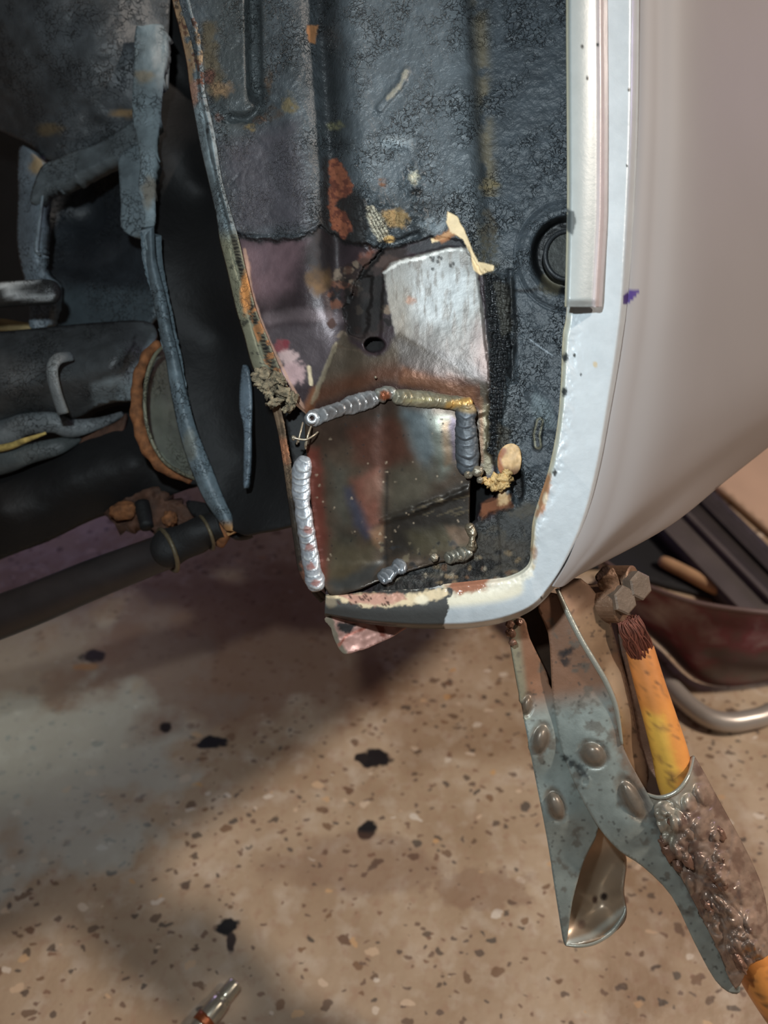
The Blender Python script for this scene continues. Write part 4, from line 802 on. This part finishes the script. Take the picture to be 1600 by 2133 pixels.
# rusty spring seat ring with its dish
ringp = [(330, 716), (306, 740), (290, 780), (284, 830), (288, 880), (302, 925), (326, 962), (360, 985), (398, 1000)]
tube('spring_seat', [(x, y, .560-.02*math.sin(i/8*math.pi)) for i, (x, y) in enumerate(ringp)], [9, 10, 11, 12, 13, 13, 12, 11, 8], M_rust, car, 16, h=lambda s, a: 1+.12*math.sin(s*60)+.1*math.sin(s*37+a*3))
ss = bpy.data.objects['spring_seat']
tube('seat_rim', [(x+17, y, .556-.02*math.sin(i/8*math.pi)) for i, (x, y) in enumerate(ringp)], [3, 4, 4, 4, 4, 4, 4, 4, 3], M_under, ss, 10, paint=up((110, 108, 86), .5))
sheet('seat_dish', [(338, 722, .58), (318, 760, .565), (304, 820, .56), (306, 880, .56), (322, 930, .562), (350, 962, .567), (392, 992, .575), (420, 960, .59), (400, 850, .60), (372, 740, .60)], M_under, ss, 6, paint=up((92, 98, 84), .4), extra=[(345, 850, .575)], thick=.003)
# two folded tubes with the tan gap between, and the dark lower arm
fp = up((98, 104, 106), .5)
tube('upper_arm_fold', [(-160, 925, .60), (0, 905, .59), (50, 885, .585), (110, 880, .585), (150, 892, .59), (210, 880, .60), (255, 862, .61)], [34, 30, 24, 22, 20, 12, 6], M_under, car, 16, paint=fp, squash=.7)
tube('lower_arm_fold', [(-160, 990, .60), (0, 962, .59), (60, 945, .585), (120, 930, .588), (165, 912, .60)], [34, 28, 22, 18, 9], M_under, car, 16, paint=up((76, 82, 82), .5), squash=.7)
tube('gap_sealant', [(-160, 956, .588), (0, 934, .578), (50, 918, .574), (96, 902, .574)], [9, 8, 6, 3], mat('old_sealant', (168, 146, 84), .8, noise=(1, 250), mott=(.4, 200)), car, 8)
sheet('lower_arm', [(-260, 980, .64), (0, 960, .62), (150, 905, .61), (200, 860, .62), (290, 840, .62), (300, 900, .60), (350, 970, .59), (430, 1000, .585), (395, 1018, .59), (300, 1050, .60), (200, 1080, .605), (100, 1128, .61), (0, 1166, .62), (-260, 1280, .66)], M_black, car, 10, extra=[(150, 1000, .575), (0, 1060, .58), (280, 960, .575)], h=hb(.002, 40), thick=.006, smooth=3)
sheet('rusty_flange', [(176, 905, .600), (240, 880, .6), (262, 862, .6), (250, 905, .598), (200, 930, .597), (165, 925, .598)], M_rustd, car, 6, thick=.003)
# anti-roll bar with its end joint
bar = tube('anti_roll_bar', [(-260, 1378, .60), (-60, 1306, .585), (60, 1262, .575), (200, 1204, .565), (300, 1166, .560), (352, 1146, .556)], [56, 48, 45, 42, 39, 38], M_rod, car, 28)
tube('bar_sleeve', [(338, 1150, .555), (362, 1138, .552), (400, 1120, .55), (430, 1104, .55), (462, 1092, .55)], [37, 41, 36, 34, 31], M_black, bar, 20, h=lambda s, a: 1+.06*math.sin(s*14)+.05*math.sin(a*3+s*9))
def ringt(name, x, y, d, rx, ry, rot, r, m, parent):
    tube(name, [(x+rx*math.cos(a)*math.cos(rot)-ry*math.sin(a)*math.sin(rot), y+rx*math.cos(a)*math.sin(rot)+ry*math.sin(a)*math.cos(rot), d-.020*math.cos(a)) for a in np.linspace(0, 2*math.pi, 17)[:-1]], r, m, parent, 8, 4, closed=True)
ringt('clamp_ring', 350, 1146, .556, 12, 46, -.38, 5, mat('clamp_metal', (98, 88, 68), .5, .3, noise=(.6, 300), mott=(.4, 120)), bar)
ringt('clamp_ring', 430, 1110, .553, 8, 36, -.38, 4, MATS['clamp_metal'], bar)
tube('joint_cap', [(440, 1072, .548), (452, 1092, .546), (466, 1112, .548), (458, 1136, .552)], [8, 12, 14, 9], M_rust, bar, 14)
sheet('link_bracket', [(214, 1058, .60), (262, 1030, .595), (300, 1020, .59), (330, 1012, .59), (345, 1046, .588), (382, 1050, .585), (400, 1066, .583), (440, 1058, .58), (458, 1082, .575), (440, 1100, .57), (380, 1130, .57), (330, 1128, .575), (318, 1104, .58), (262, 1092, .59), (234, 1088, .595)], M_rustd, car, 5, h=hb(.006, 22, 4), thick=.012, jag=2)
blob('bracket_rust', P(258, 1064, .585), .011, .007, .006, M_rust, car, .4, 3, 3, rot=.1)
blob('bracket_rust', P(354, 1082, .572), .005, .006, .005, M_rust, car, .5, 5, 3)
tube('link_bolt', [(296, 1050, .588), (306, 1098, .575)], [17, 14], M_black, car, 12)
sheet('link_flap', [(392, 1042, .58), (470, 1062, .56), (500, 1100, .545), (520, 1112, .54), (480, 1118, .545), (440, 1092, .565), (400, 1072, .575)], M_black, car, 6, thick=.006)

# ------------------------------------------------------------------ welding earth clamp
M_clamp = mat('zinc_plated_steel', painted=True, noise=(.12, 400), mott=(.08, 120))
M_spat = mat('brown_spatter', (130, 98, 82), .25, .35, noise=(.6, 350), mott=(.25, 200))
clamp = thing('welding_clamp', 'zinc plated welding earth clamp with spatter crusted grip, hanging below the silver lip', 'clamp', P(1250, 1500, .47))
ZB = (152, 162, 155)
lumps1 = [(1127, 1540, 14, 26, .2), (1158, 1678, 15, 26, -.3), (1098, 1468, 9, 18, .2), (1236, 1572, 20, 24, -.9)]
def lump(X, Y, L_, hh):
    h = 0*X
    for x, y, rx, ry, rot in L_:
        c, s = math.cos(rot), math.sin(rot); u = ((X-x)*c+(Y-y)*s)/rx; v = (-(X-x)*s+(Y-y)*c)/ry; r = np.hypot(u, v); h += hh*(np.sqrt(np.clip(1-r**2, 0, 1))-.35*np.exp(-((r-1.25)/.18)**2))
    return h
def clamp_paint(X, Y):
    p = Paint(X, Y, ZB, .42, .25, 1).mott(.15, 50, 2).mott(.2, 16, 8)
    p.put(1-sstep(Y+(X-1150)*.15, 1430, 1500), (142, 90, 52), .5, .0, op=.9)  # brown top: shade below the car put into the colour
    p.put((1-sstep(X-(Y-1300)*.12, 1072, 1088))*(Y < 1500), (150, 150, 124), .45, .2, op=.8)
    p.put(sstep(fbm(X, Y, 24, 6), .1, .2), (108, 100, 88), .5, .2, op=.7); p.put(sstep(fbm(X, Y, 9, 16), .22, .28), (70, 66, 60), .6, .1, op=.7)
    p.put(lm(X, Y, [(1285, 1480), (1300, 1560), (1330, 1630)], 16, 10, 12), (138, 104, 78), .5, op=.7)
    for x, y, rx, ry, rot in lumps1+[(1318, 1665, 18, 40, -.5)]: p.put(em(X, Y, x, y, rx*1.4, ry*1.4, .3, .2, 10, rot=rot), (126, 108, 90), .35, .35, op=.85)
    for x, y in ((1180, 1580), (1192, 1590), (1206, 1598), (1216, 1612), (1172, 1362), (1186, 1356), (1178, 1378)): p.put(em(X, Y, x, y, 9, 8, .5, .8, 7), (28, 30, 34), .5, 0, op=.85)
    p.put(lm(X, Y, [(1340, 1650), (1400, 1780), (1450, 1880)], 9, 6, 10), (96, 92, 88), .4, op=.7)
    p.put(sstep(Y, 1820, 1960)*(X < 1200), (106, 116, 114), op=.5)
    return p
lower = sheet('lower_handle', [(1060, 1298, .4450), (1074, 1400, .447), (1090, 1490, .449), (1113, 1610, .453), (1140, 1750, .458), (1162, 1890, .463), (1178, 1970, .466), (1192, 1880, .462), (1216, 1795, .460), (1248, 1722, .458), (1245, 1600, .456), (1200, 1480, .452), (1150, 1436, .451), (1138, 1400, .452), (1104, 1330, .447), (1092, 1290, .445)], M_clamp, clamp, 4.5, paint=clamp_paint,
      extra=[(1120, 1550, .446), (1170, 1700, .450)], h=lambda X, Y: lump(X, Y, lumps1[:3], .0035)+.0003*fbm(X, Y, 30, 2), thick=.0018, smooth=3)
for x, y, r in ((1064, 1318, 11), (1062, 1300, 9), (1068, 1338, 8), (1082, 1296, 8)): blob('spatter_lump', P(x, y, .4430), r*.44/F, r*.44/F, .003, M_spat, lower, .3, x, 3)
sheet('lower_handle_inside', [(1086, 1280, .462), (1150, 1262, .462), (1160, 1420, .47), (1162, 1470, .466), (1130, 1450, .468), (1100, 1400, .468)], mat('gap_shade_steel', (58, 44, 34), .5, .3, noise=(.3, 200), mott=(.3, 60)), lower, 8, thick=.0015)  # dark gap in the clamp: its shade put into the steel colour
M_in = mat('inner_steel', painted=True, noise=(.1, 300))
sheet('lower_handle_back', [(1244, 1700, .470), (1300, 1774, .474), (1296, 1850, .476), (1302, 1900, .474), (1292, 1925, .470), (1262, 1948, .466), (1220, 1962, .464), (1180, 1970, .466), (1176, 1940, .470), (1194, 1860, .474), (1216, 1780, .472)], M_in, lower, 4,
      extra=[(1250, 1840, .492), (1270, 1890, .488), (1230, 1900, .488), (1280, 1800, .484)], paint=lambda X, Y: Paint(X, Y, (176, 150, 122), .35, .4, 0).mott(.12, 40, 2).put(em(X, Y, 1258, 1868, 8, 8, .4, .3), (50, 34, 26), .6).put(em(X, Y, 1240, 1874, 6, 9, .5, .3), (86, 58, 42), .6).put(em(X, Y, 1212, 1926, 8, 9, .4, .3), (150, 118, 96)).put(lm(X, Y, [(1180, 1966), (1230, 1950), (1300, 1895)], 6, 5, 2), (206, 204, 190), .3), thick=.0015)
tube('handle_end_rim', [(1178, 1968, .466), (1205, 1970, .465), (1240, 1962, .466), (1275, 1940, .468), (1298, 1908, .472), (1303, 1890, .474)], [2, 4, 5, 5, 4, 2], mat('bright_zinc', (178, 178, 166), .3, .45, noise=(.2, 300)), lower, 10)
upper = sheet('upper_handle', [(1120, 1258, .446), (1165, 1238, .444), (1212, 1332, .440), (1262, 1425, .438), (1284, 1480, .437), (1300, 1560, .437), (1345, 1645, .438), (1375, 1700, .440), (1420, 1790, .444), (1460, 1890, .449), (1500, 1980, .454), (1542, 2056, .458), (1526, 2070, .459), (1490, 2042, .458), (1445, 1960, .454), (1400, 1868, .449), (1340, 1806, .445), (1290, 1772, .444), (1246, 1722, .444), (1205, 1650, .444), (1170, 1560, .446), (1152, 1460, .447), (1148, 1400, .447), (1142, 1320, .447)], M_clamp, clamp, 4.5, paint=clamp_paint,
      extra=[(1240, 1560, .437), (1320, 1720, .437)], h=lambda X, Y: lump(X, Y, lumps1[3:]+[(1318, 1665, 15, 38, -.5)], .0035)+.0004*fbm(X, Y, 40, 2)+.0008*np.exp(-((np.hypot((X-1219)/.9, Y-1628)-10)/2.5)**2), thick=.0018, smooth=3)
tube('channel_ridge', [(1160, 1226, .443), (1185, 1282, .441), (1212, 1335, .4385), (1240, 1382, .437), (1264, 1424, .4365), (1284, 1476, .4360), (1296, 1550, .436)], [4, 6, 6, 6, 6, 5, 3], MATS['bright_zinc'], upper, 12)  # channel edge, its highlight put in as a pale tube
def jaw_paint(X, Y):
    p = Paint(X, Y, (160, 126, 92), .35, .4, 0).mott(.25, 50, 2).mott(.2, 12, 8); p.put(em(X, Y, 1285, 1440, 20, 60, .6, .2, rot=-.2), (206, 190, 160), .3, op=.7)
    p.put(sstep(X-(Y-1250)*.22, 1255, 1280), (84, 62, 46), .5, op=.8); p.put(sstep(fbm(X, Y, 9, 6), .16, .22), (60, 44, 34), .6, op=.7); p.put(1-sstep(Y, 1240, 1310), (112, 80, 60), .5, op=.7); return p  # darker top end: shade below the lip painted in
sheet('clamp_channel', [(1166, 1232, .446), (1210, 1205, .450), (1262, 1270, .458), (1290, 1360, .464), (1312, 1440, .468), (1330, 1530, .470), (1348, 1590, .472), (1352, 1660, .470), (1330, 1640, .460), (1300, 1570, .448), (1288, 1480, .440), (1264, 1425, .440), (1214, 1335, .442)], M_in, clamp, 4.5, extra=[(1240, 1340, .447), (1290, 1440, .448), (1310, 1520, .454)], paint=jaw_paint, thick=.0018, smooth=3)
sheet('clamp_side_wall', [(1290, 1290, .478), (1330, 1340, .480), (1350, 1440, .480), (1376, 1540, .478), (1398, 1620, .474), (1402, 1660, .468), (1360, 1672, .462), (1338, 1640, .468), (1330, 1560, .476), (1312, 1450, .476), (1296, 1370, .476)], mat('brown_steel', (80, 60, 48), .45, .3, noise=(.3, 200), mott=(.25, 60)), clamp, 7, thick=.0018)
# sleeve rolled around the cable
random.seed(11)
lumps2 = []
for i in range(60):
    s = random.random(); t = random.random(); x = 1362+s*175+t*105*(1-.35*s)-6; y = 1690+s*330-t*60*(1-s*.3)+10
    lumps2.append((x, y, 7+12*random.random(), 11+20*random.random(), -.5+random.random()*.5-.1))
slv_dfn = tps([(1345, 1655, .444), (1375, 1664, .438), (1410, 1650, .4355), (1438, 1612, .440), (1450, 1578, .452), (1500, 1660, .456), (1560, 1780, .462), (1600, 1880, .466), (1640, 2000, .47), (1580, 2030, .455), (1535, 2064, .456), (1500, 1990, .451), (1450, 1890, .446), (1400, 1790, .443), (1440, 1720, .4300), (1500, 1820, .434), (1560, 1930, .442)])
def slv_paint(X, Y):
    p = Paint(X, Y, (158, 132, 114), .28, .3, 1).mott(.4, 26, 3).mott(.4, 9, 5); p.put(sstep(fbm(X, Y, 22, 9), .0, .18), (112, 82, 70), .25, .3, op=.7)
    p.put(pm(X, Y, [(1350, 1650), (1380, 1668), (1420, 1650), (1442, 1600), (1450, 1640), (1420, 1690), (1400, 1780), (1375, 1740), (1355, 1690)], 8, 6, 20), (172, 164, 146), .35, .35, op=.85)
    return p
slv = sheet('cable_sleeve', [(1345, 1655, 0), (1375, 1664, 0), (1410, 1650, 0), (1436, 1614, 0), (1443, 1574, 0), (1462, 1600, 0), (1500, 1670, 0), (1545, 1752, 0), (1582, 1830, 0), (1598, 1890, 0), (1600, 1950, 0), (1600, 1990, 0), (1562, 2012, 0), (1532, 2060, 0), (1498, 1985, 0), (1450, 1888, 0), (1400, 1792, 0), (1366, 1710, 0)], M_clamp, clamp, 3.2, dfn=slv_dfn, paint=slv_paint, h=lambda X, Y: lump(X, Y, lumps2, .0024)+.0010*fbm(X, Y, 16, 3), thick=.002, smooth=3)
tube('sleeve_rim', [(1343, 1652, .4435), (1375, 1661, .4375), (1410, 1648, .435), (1434, 1616, .439), (1445, 1576, .451)], [3, 4.5, 4.5, 4, 3], MATS['bright_zinc'], slv, 10)
random.seed(5)
for i in range(13):
    x, y, rx, ry, rot = lumps2[i]; 
    if sdpoly(np.array([x]), np.array([y]), [(1380, 1690), (1440, 1610), (1590, 1860), (1600, 1950), (1530, 2040), (1450, 1880)])[0] > -12: continue
    d = slv_dfn(np.array([x]), np.array([y]))[0]; r = 5+random.random()*7
    blob('spatter_lump', P(x, y, d-.0012), r*.44/F, r*1.6*.44/F, .0026, M_spat, slv, .4, i, 3, rot=.5)
for x, y, rx, ry in ((1393, 1772, 14, 26), (1410, 1800, 10, 18), (1480, 1880, 14, 24), (1505, 1905, 12, 18), (1540, 2002, 10, 26), (1380, 1752, 10, 16)): blob('spatter_lump', P(x, y, .442 if y < 1850 else .447), rx*.44/F, ry*.44/F, .004, M_spat, slv, .45, x, 3, rot=.5)
# bolts and lug
M_lug = mat('weathered_brass', (134, 104, 82), .5, .35, noise=(.5, 300), mott=(.25, 100))
M_bolt = mat('dull_bolt', (122, 106, 92), .5, .25, noise=(.4, 300), mott=(.15, 120))
ax = Vector((RGT*.75+UPV*.05-FWD*.66).tolist())
prism('lug_barrel', P(1256, 1256, .462), ax, .0115, .024, M_lug, clamp, 28, .1, hole=.62)
prism('lug_bore_shade', P(1252, 1256, .464), ax, .0072, .018, mat('lug_bore', (26, 22, 20), .7), clamp, 20)  # dark plug added for the shade inside the hollow barrel
for (x, y, r, d) in ((1296, 1250, .0088, .450), (1328, 1220, .0088, .455)):
    b_ = prism('hex_bolt', P(x, y, d), Vector((RGT*.42+UPV*.10-FWD*.88).tolist()), r, .007, M_bolt, clamp, 6, .14, rot=.3)
    q_ = prism('bolt_shank', P(x-10, y+1, d+.009), Vector((RGT*.42+UPV*.10-FWD*.88).tolist()), r*.5, .014, M_black, b_, 14); 
prism('lug_barrel', P(1290, 1212, .468), ax, .010, .018, M_lug, clamp, 24, .1, hole=.5)
sheet('lug_tang', [(1246, 1212, .452), (1262, 1196, .45), (1276, 1184, .45), (1288, 1204, .45), (1290, 1222, .451), (1268, 1232, .452), (1252, 1230, .453)], M_lug, clamp, 3, jag=1.5, h=hb(.0015, 14), thick=.002)
sheet('lug_strap', [(1240, 1200, .462), (1262, 1178, .462), (1272, 1190, .460), (1250, 1210, .460)], M_rustd, clamp, 4, thick=.004)
# the orange cable
M_or = mat('orange_insulation', painted=True, noise=(.1, 300), mott=(.08, 100))
def cab_paint(X, Y):
    p = Paint(X, Y, (236, 146, 26), .42, 0, 1).mott(.2, 60, 3); p.put(pm(X, Y, [(1340, 1450), (1372, 1450), (1400, 1560), (1385, 1660), (1340, 1660)], 10, 8, 20), (242, 186, 14), .4, op=.9)
    p.put((1-sstep(Y, 1370, 1470)), (204, 118, 40), .5, op=.6); p.put(sstep(fbm(X, Y, 18, 5), .1, .22), (150, 96, 40), .6, op=.6); p.put(sstep(fbm(X, Y, 7, 9), .2, .26), (90, 60, 34), .6, op=.7); return p
cab = tube('cable', [(1333, 1352, .462), (1352, 1420, .460), (1376, 1500, .458), (1396, 1570, .456), (1412, 1640, .456), (1450, 1740, .462), (1500, 1870, .470), (1560, 1995, .474), (1606, 2070, .474), (1690, 2190, .474), (1800, 2350, .474)], [29, 31, 34, 37, 38, 36, 36, 38, 41, 42, 42], M_or, clamp, 28, 10, paint=cab_paint, label='orange insulated cable')
# copper strands
V_ = []; F_ = []; random.seed(3)
for k in range(170):
    a = random.random()*6.28; r = math.sqrt(random.random()); bx, by = 1336+24*r*math.cos(a), 1366+8*r*math.sin(a); tx, ty = 1308+24*r*math.cos(a+.4), 1290+10*r*math.sin(a)
    dz = -.006*math.sin(a)*r; w1 = random.uniform(-9, 9); w2 = random.uniform(-9, 9)
    c_ = catmull([(tx, ty, .456+dz), (tx*.7+bx*.3+w1, ty*.7+by*.3, .455+dz), (tx*.35+bx*.65+w2, ty*.35+by*.65, .456+dz), (bx, by, .459+dz)], 6)
    W = [P(*q_) for q_ in c_]; b0 = len(V_)
    for i, p_ in enumerate(W):
        t_ = W[min(i+1, len(W)-1)]-W[max(i-1, 0)]; t_ /= np.linalg.norm(t_); s_ = np.cross(t_, FWD); s_ /= np.linalg.norm(s_); u_ = np.cross(s_, t_)
        for j in range(5): an = j/5*6.283; V_.append(p_+(s_*math.cos(an)+u_*math.sin(an))*.00055)
    for i in range(len(W)-1):
        for j in range(5): F_.append([b0+i*5+j, b0+i*5+(j+1) % 5, b0+(i+1)*5+(j+1) % 5, b0+(i+1)*5+j])
st_ = frommesh('copper_strands', np.array(V_), F_, mat('copper', (112, 64, 50), .45, .3, mott=(.4, 300)), cab); st_['kind'] = 'stuff'

# ------------------------------------------------------------------ things on the floor behind, right
def fsheet(name, pts, z, m, parent=None, thick=.02, **k):   # piece lying at height z above the slab, outline given where it is seen
    return sheet(name, [(x, y, floor_d(x, y, z)) for x, y in pts], m, parent, k.pop('sp', 10), thick=thick, smooth=k.pop('smooth', 1), dfn=lambda X, Y: (z-CAMH)/(FWD[2]+(X-800)/F*RGT[2]+(1066.5-Y)/F*UPV[2]), **k)
def barbox(name, a, b, wdt, hgt, m, parent=None, z=0.0):    # straight bar on the floor from floor point a to b
    a = Vector(a); b = Vector(b); d = (b-a).normalized(); s = Vector((d.y, -d.x, 0))*wdt/2; V = []
    for p_ in (a, b):
        for q_ in ((s, z), (-s, z), (-s, z+hgt), (s, z+hgt)): V.append((p_+q_[0])[:2]+(q_[1],))
    return frommesh(name, np.array([tuple(v) for v in V], float), [[0, 1, 2, 3], [7, 6, 5, 4], [0, 4, 5, 1], [1, 5, 6, 2], [2, 6, 7, 3], [3, 7, 4, 0]], m, parent, smooth=False)
def bev(o, w):
    b_ = o.modifiers.new('bevel', 'BEVEL'); b_.width = w; b_.segments = 2; return o
g = mat('grey_steel_bar', (96, 88, 86), .5, .2, noise=(.2, 80), mott=(.15, 20)); gd = mat('dark_steel_bar', (62, 55, 54), .55, .2, noise=(.2, 80), mott=(.2, 20))
def fz(px, py, z): v = floor_pt(px, py, z); return (float(v[0]), float(v[1]), 0)
ramp = thing('steel_ramp', 'dark grey steel channel lying on the floor behind the silver outer panel', 'ramp', fz(1500, 1130, 0))
fsheet('channel_base', [(1340, 1062), (1440, 975), (1640, 1175), (1600, 1325), (1585, 1310)], .03, gd, ramp, .029)
bev(barbox('channel_rail', fz(1388, 1022, .042), fz(1612, 1250, .042), .009, .012, g, ramp, .030), .002)
bev(barbox('channel_face', fz(1365, 1045, .034), fz(1592, 1275, .034), .050, .003, g, ramp, .030), .001)
bev(barbox('channel_rail', fz(1440, 1010, .036), fz(1640, 1212, .036), .020, .006, gd, ramp, .030), .002)
cb = thing('cardboard_sheet', 'pale tan sheet lying flat on the floor beyond the dark steel channel', 'sheet', fz(1640, 1030, 0))
fsheet('sheet_board', [(1400, 880), (1760, 800), (1900, 1130), (1700, 1190), (1480, 1000)], .010, mat('tan_board', (206, 172, 146), .8, mott=(.08, 10)), cb, .009)
# curved maroon metal panel standing on its edge
mp_ = thing('maroon_panel', 'dark maroon curved metal panel with pale stains, standing on the floor behind the orange cable', 'panel', fz(1500, 1440, 0))
m = bpy.data.materials.new('stained_maroon'); m.use_nodes = True; nt = m.node_tree; b = nt.nodes['Principled BSDF']; tc = nt.nodes.new('ShaderNodeTexCoord')
n = nt.nodes.new('ShaderNodeTexNoise'); n.inputs['Scale'].default_value = 14; n.inputs['Detail'].default_value = 5; nt.links.new(tc.outputs['Object'], n.inputs['Vector'])
r = nt.nodes.new('ShaderNodeValToRGB'); nt.links.new(n.outputs[0], r.inputs[0]); e = r.color_ramp.elements
e[0].position = .42; e[0].color = (*lin((84, 62, 58)), 1); e[1].position = .72; e[1].color = (*lin((176, 160, 158)), 1); x = e.new(.52); x.color = (*lin((112, 48, 58)), 1); x = e.new(.6); x.color = (*lin((140, 112, 112)), 1)
nt.links.new(r.outputs[0], b.inputs['Base Color']); b.inputs['Roughness'].default_value = .4
def pz(x, y, z): v = floor_pt(x, y, z); return np.array([v[0], v[1], z])
tp = catmull([pz(*q, .15) for q in ((1240, 1150), (1300, 1192), (1350, 1215), (1450, 1248), (1600, 1268), (1800, 1275))], 14)
bt = catmull([pz(*q, .004) for q in ((1250, 1200), (1310, 1280), (1380, 1350), (1465, 1422), (1600, 1420), (1800, 1370))], 14)
V = []; Fc = []; nr = 16
for i in range(len(tp)):
    for k in range(nr):
        t = k/(nr-1); p_ = tp[i]*(1-t)+bt[i]*t; p_[1] -= .016*math.sin(math.pi*t)+.006*math.exp(-(t/.05)**2); V.append(p_)
for i in range(len(tp)-1):
    for k in range(nr-1): Fc.append([i*nr+k, i*nr+k+1, (i+1)*nr+k+1, (i+1)*nr+k])
frommesh('panel_skin', np.array(V), Fc, m, mp_, thick=.0015)
tube('panel_rim', [tuple(q-np.array([0, .006, 0])) for q in tp[::3]], .0028, mat('maroon_rim', (110, 88, 84), .4), mp_, 10, 2, world=True)
rod = thing('bent_steel_rod', 'pale bent steel rod curving round the foot of the maroon panel', 'rod', fz(1500, 1490, 0))
tube('rod_body', [tuple(floor_pt(x, y, .016)[:2])+(.014,) for x, y in ((1340, 1360), (1385, 1412), (1430, 1460), (1475, 1492), (1520, 1502), (1560, 1497), (1600, 1486), (1680, 1446), (1760, 1400))], .0115, mat('pale_rod', (186, 176, 166), .35, .4, noise=(.1, 100)), rod, 16, 8, world=True)
mt_ = thing('black_sheet', 'flat black sheet on the floor under the silver panel', 'mat', fz(1300, 1150, 0))
fsheet('black_sheet_body', [(1150, 1060), (1325, 1060), (1350, 1095), (1500, 1246), (1400, 1222), (1250, 1180), (1160, 1180)], .008, mat('sheet_black', (24, 24, 27), .7, noise=(.4, 60)), mt_, .007)  # thin black sheet laid over the slab
stick = thing('wooden_stick', 'pale wooden stick lying on the black sheet behind the clamp bolts', 'stick', fz(1430, 1205, 0))
tube('stick_body', [tuple(floor_pt(x, y, .018)[:2])+(.0185,) for x, y in ((1376, 1166), (1386, 1172), (1430, 1194), (1490, 1226), (1502, 1234))], [.005, .0088, .0095, .009, .005], mat('bare_wood', (190, 150, 112), .7, noise=(.3, 60), mott=(.12, 40)), stick, 12, 4, world=True)
# spent nozzle at the bottom left
nz = thing('metal_nozzle', 'small shiny steel nozzle lying on the floor near the bottom edge', 'nozzle', fz(450, 2090, 0))
def nzp(t): a = Vector(fz(492, 2046, .012)); b = Vector(fz(400, 2160, .012)); v = a+(b-a)*t; return (v.x, v.y, .012)
ms = mat('shiny_steel', (196, 190, 172), .22, .75, noise=(.05, 200))
tube('nozzle_barrel', [nzp(t) for t in (0, .02, .1, .28, .3, .34, .36, .6, .9, 1.3)], [.0045, .0062, .0066, .0066, .0056, .0056, .0080, .0088, .0080, .0080], ms, nz, 20, 3, world=True)
tube('nozzle_collar', [nzp(.31), nzp(.335)], [.0078, .0078], ms, nz, 20, 2, world=True)
tube('nozzle_tip', [nzp(.66), nzp(.8)], [.0094, .0094], mat('copper_tip', (150, 84, 50), .35, .6), nz, 20, 3, world=True)
# ------------------------------------------------------------------ parts were modelled in world space: give each its offset under its thing
bpy.context.view_layer.update()
def fix(o):
    for c in list(o.children):
        c.matrix_parent_inverse = o.matrix_world.inverted() if o in ROOTS else Matrix.Identity(4); fix(c)
for r in ROOTS: fix(r)
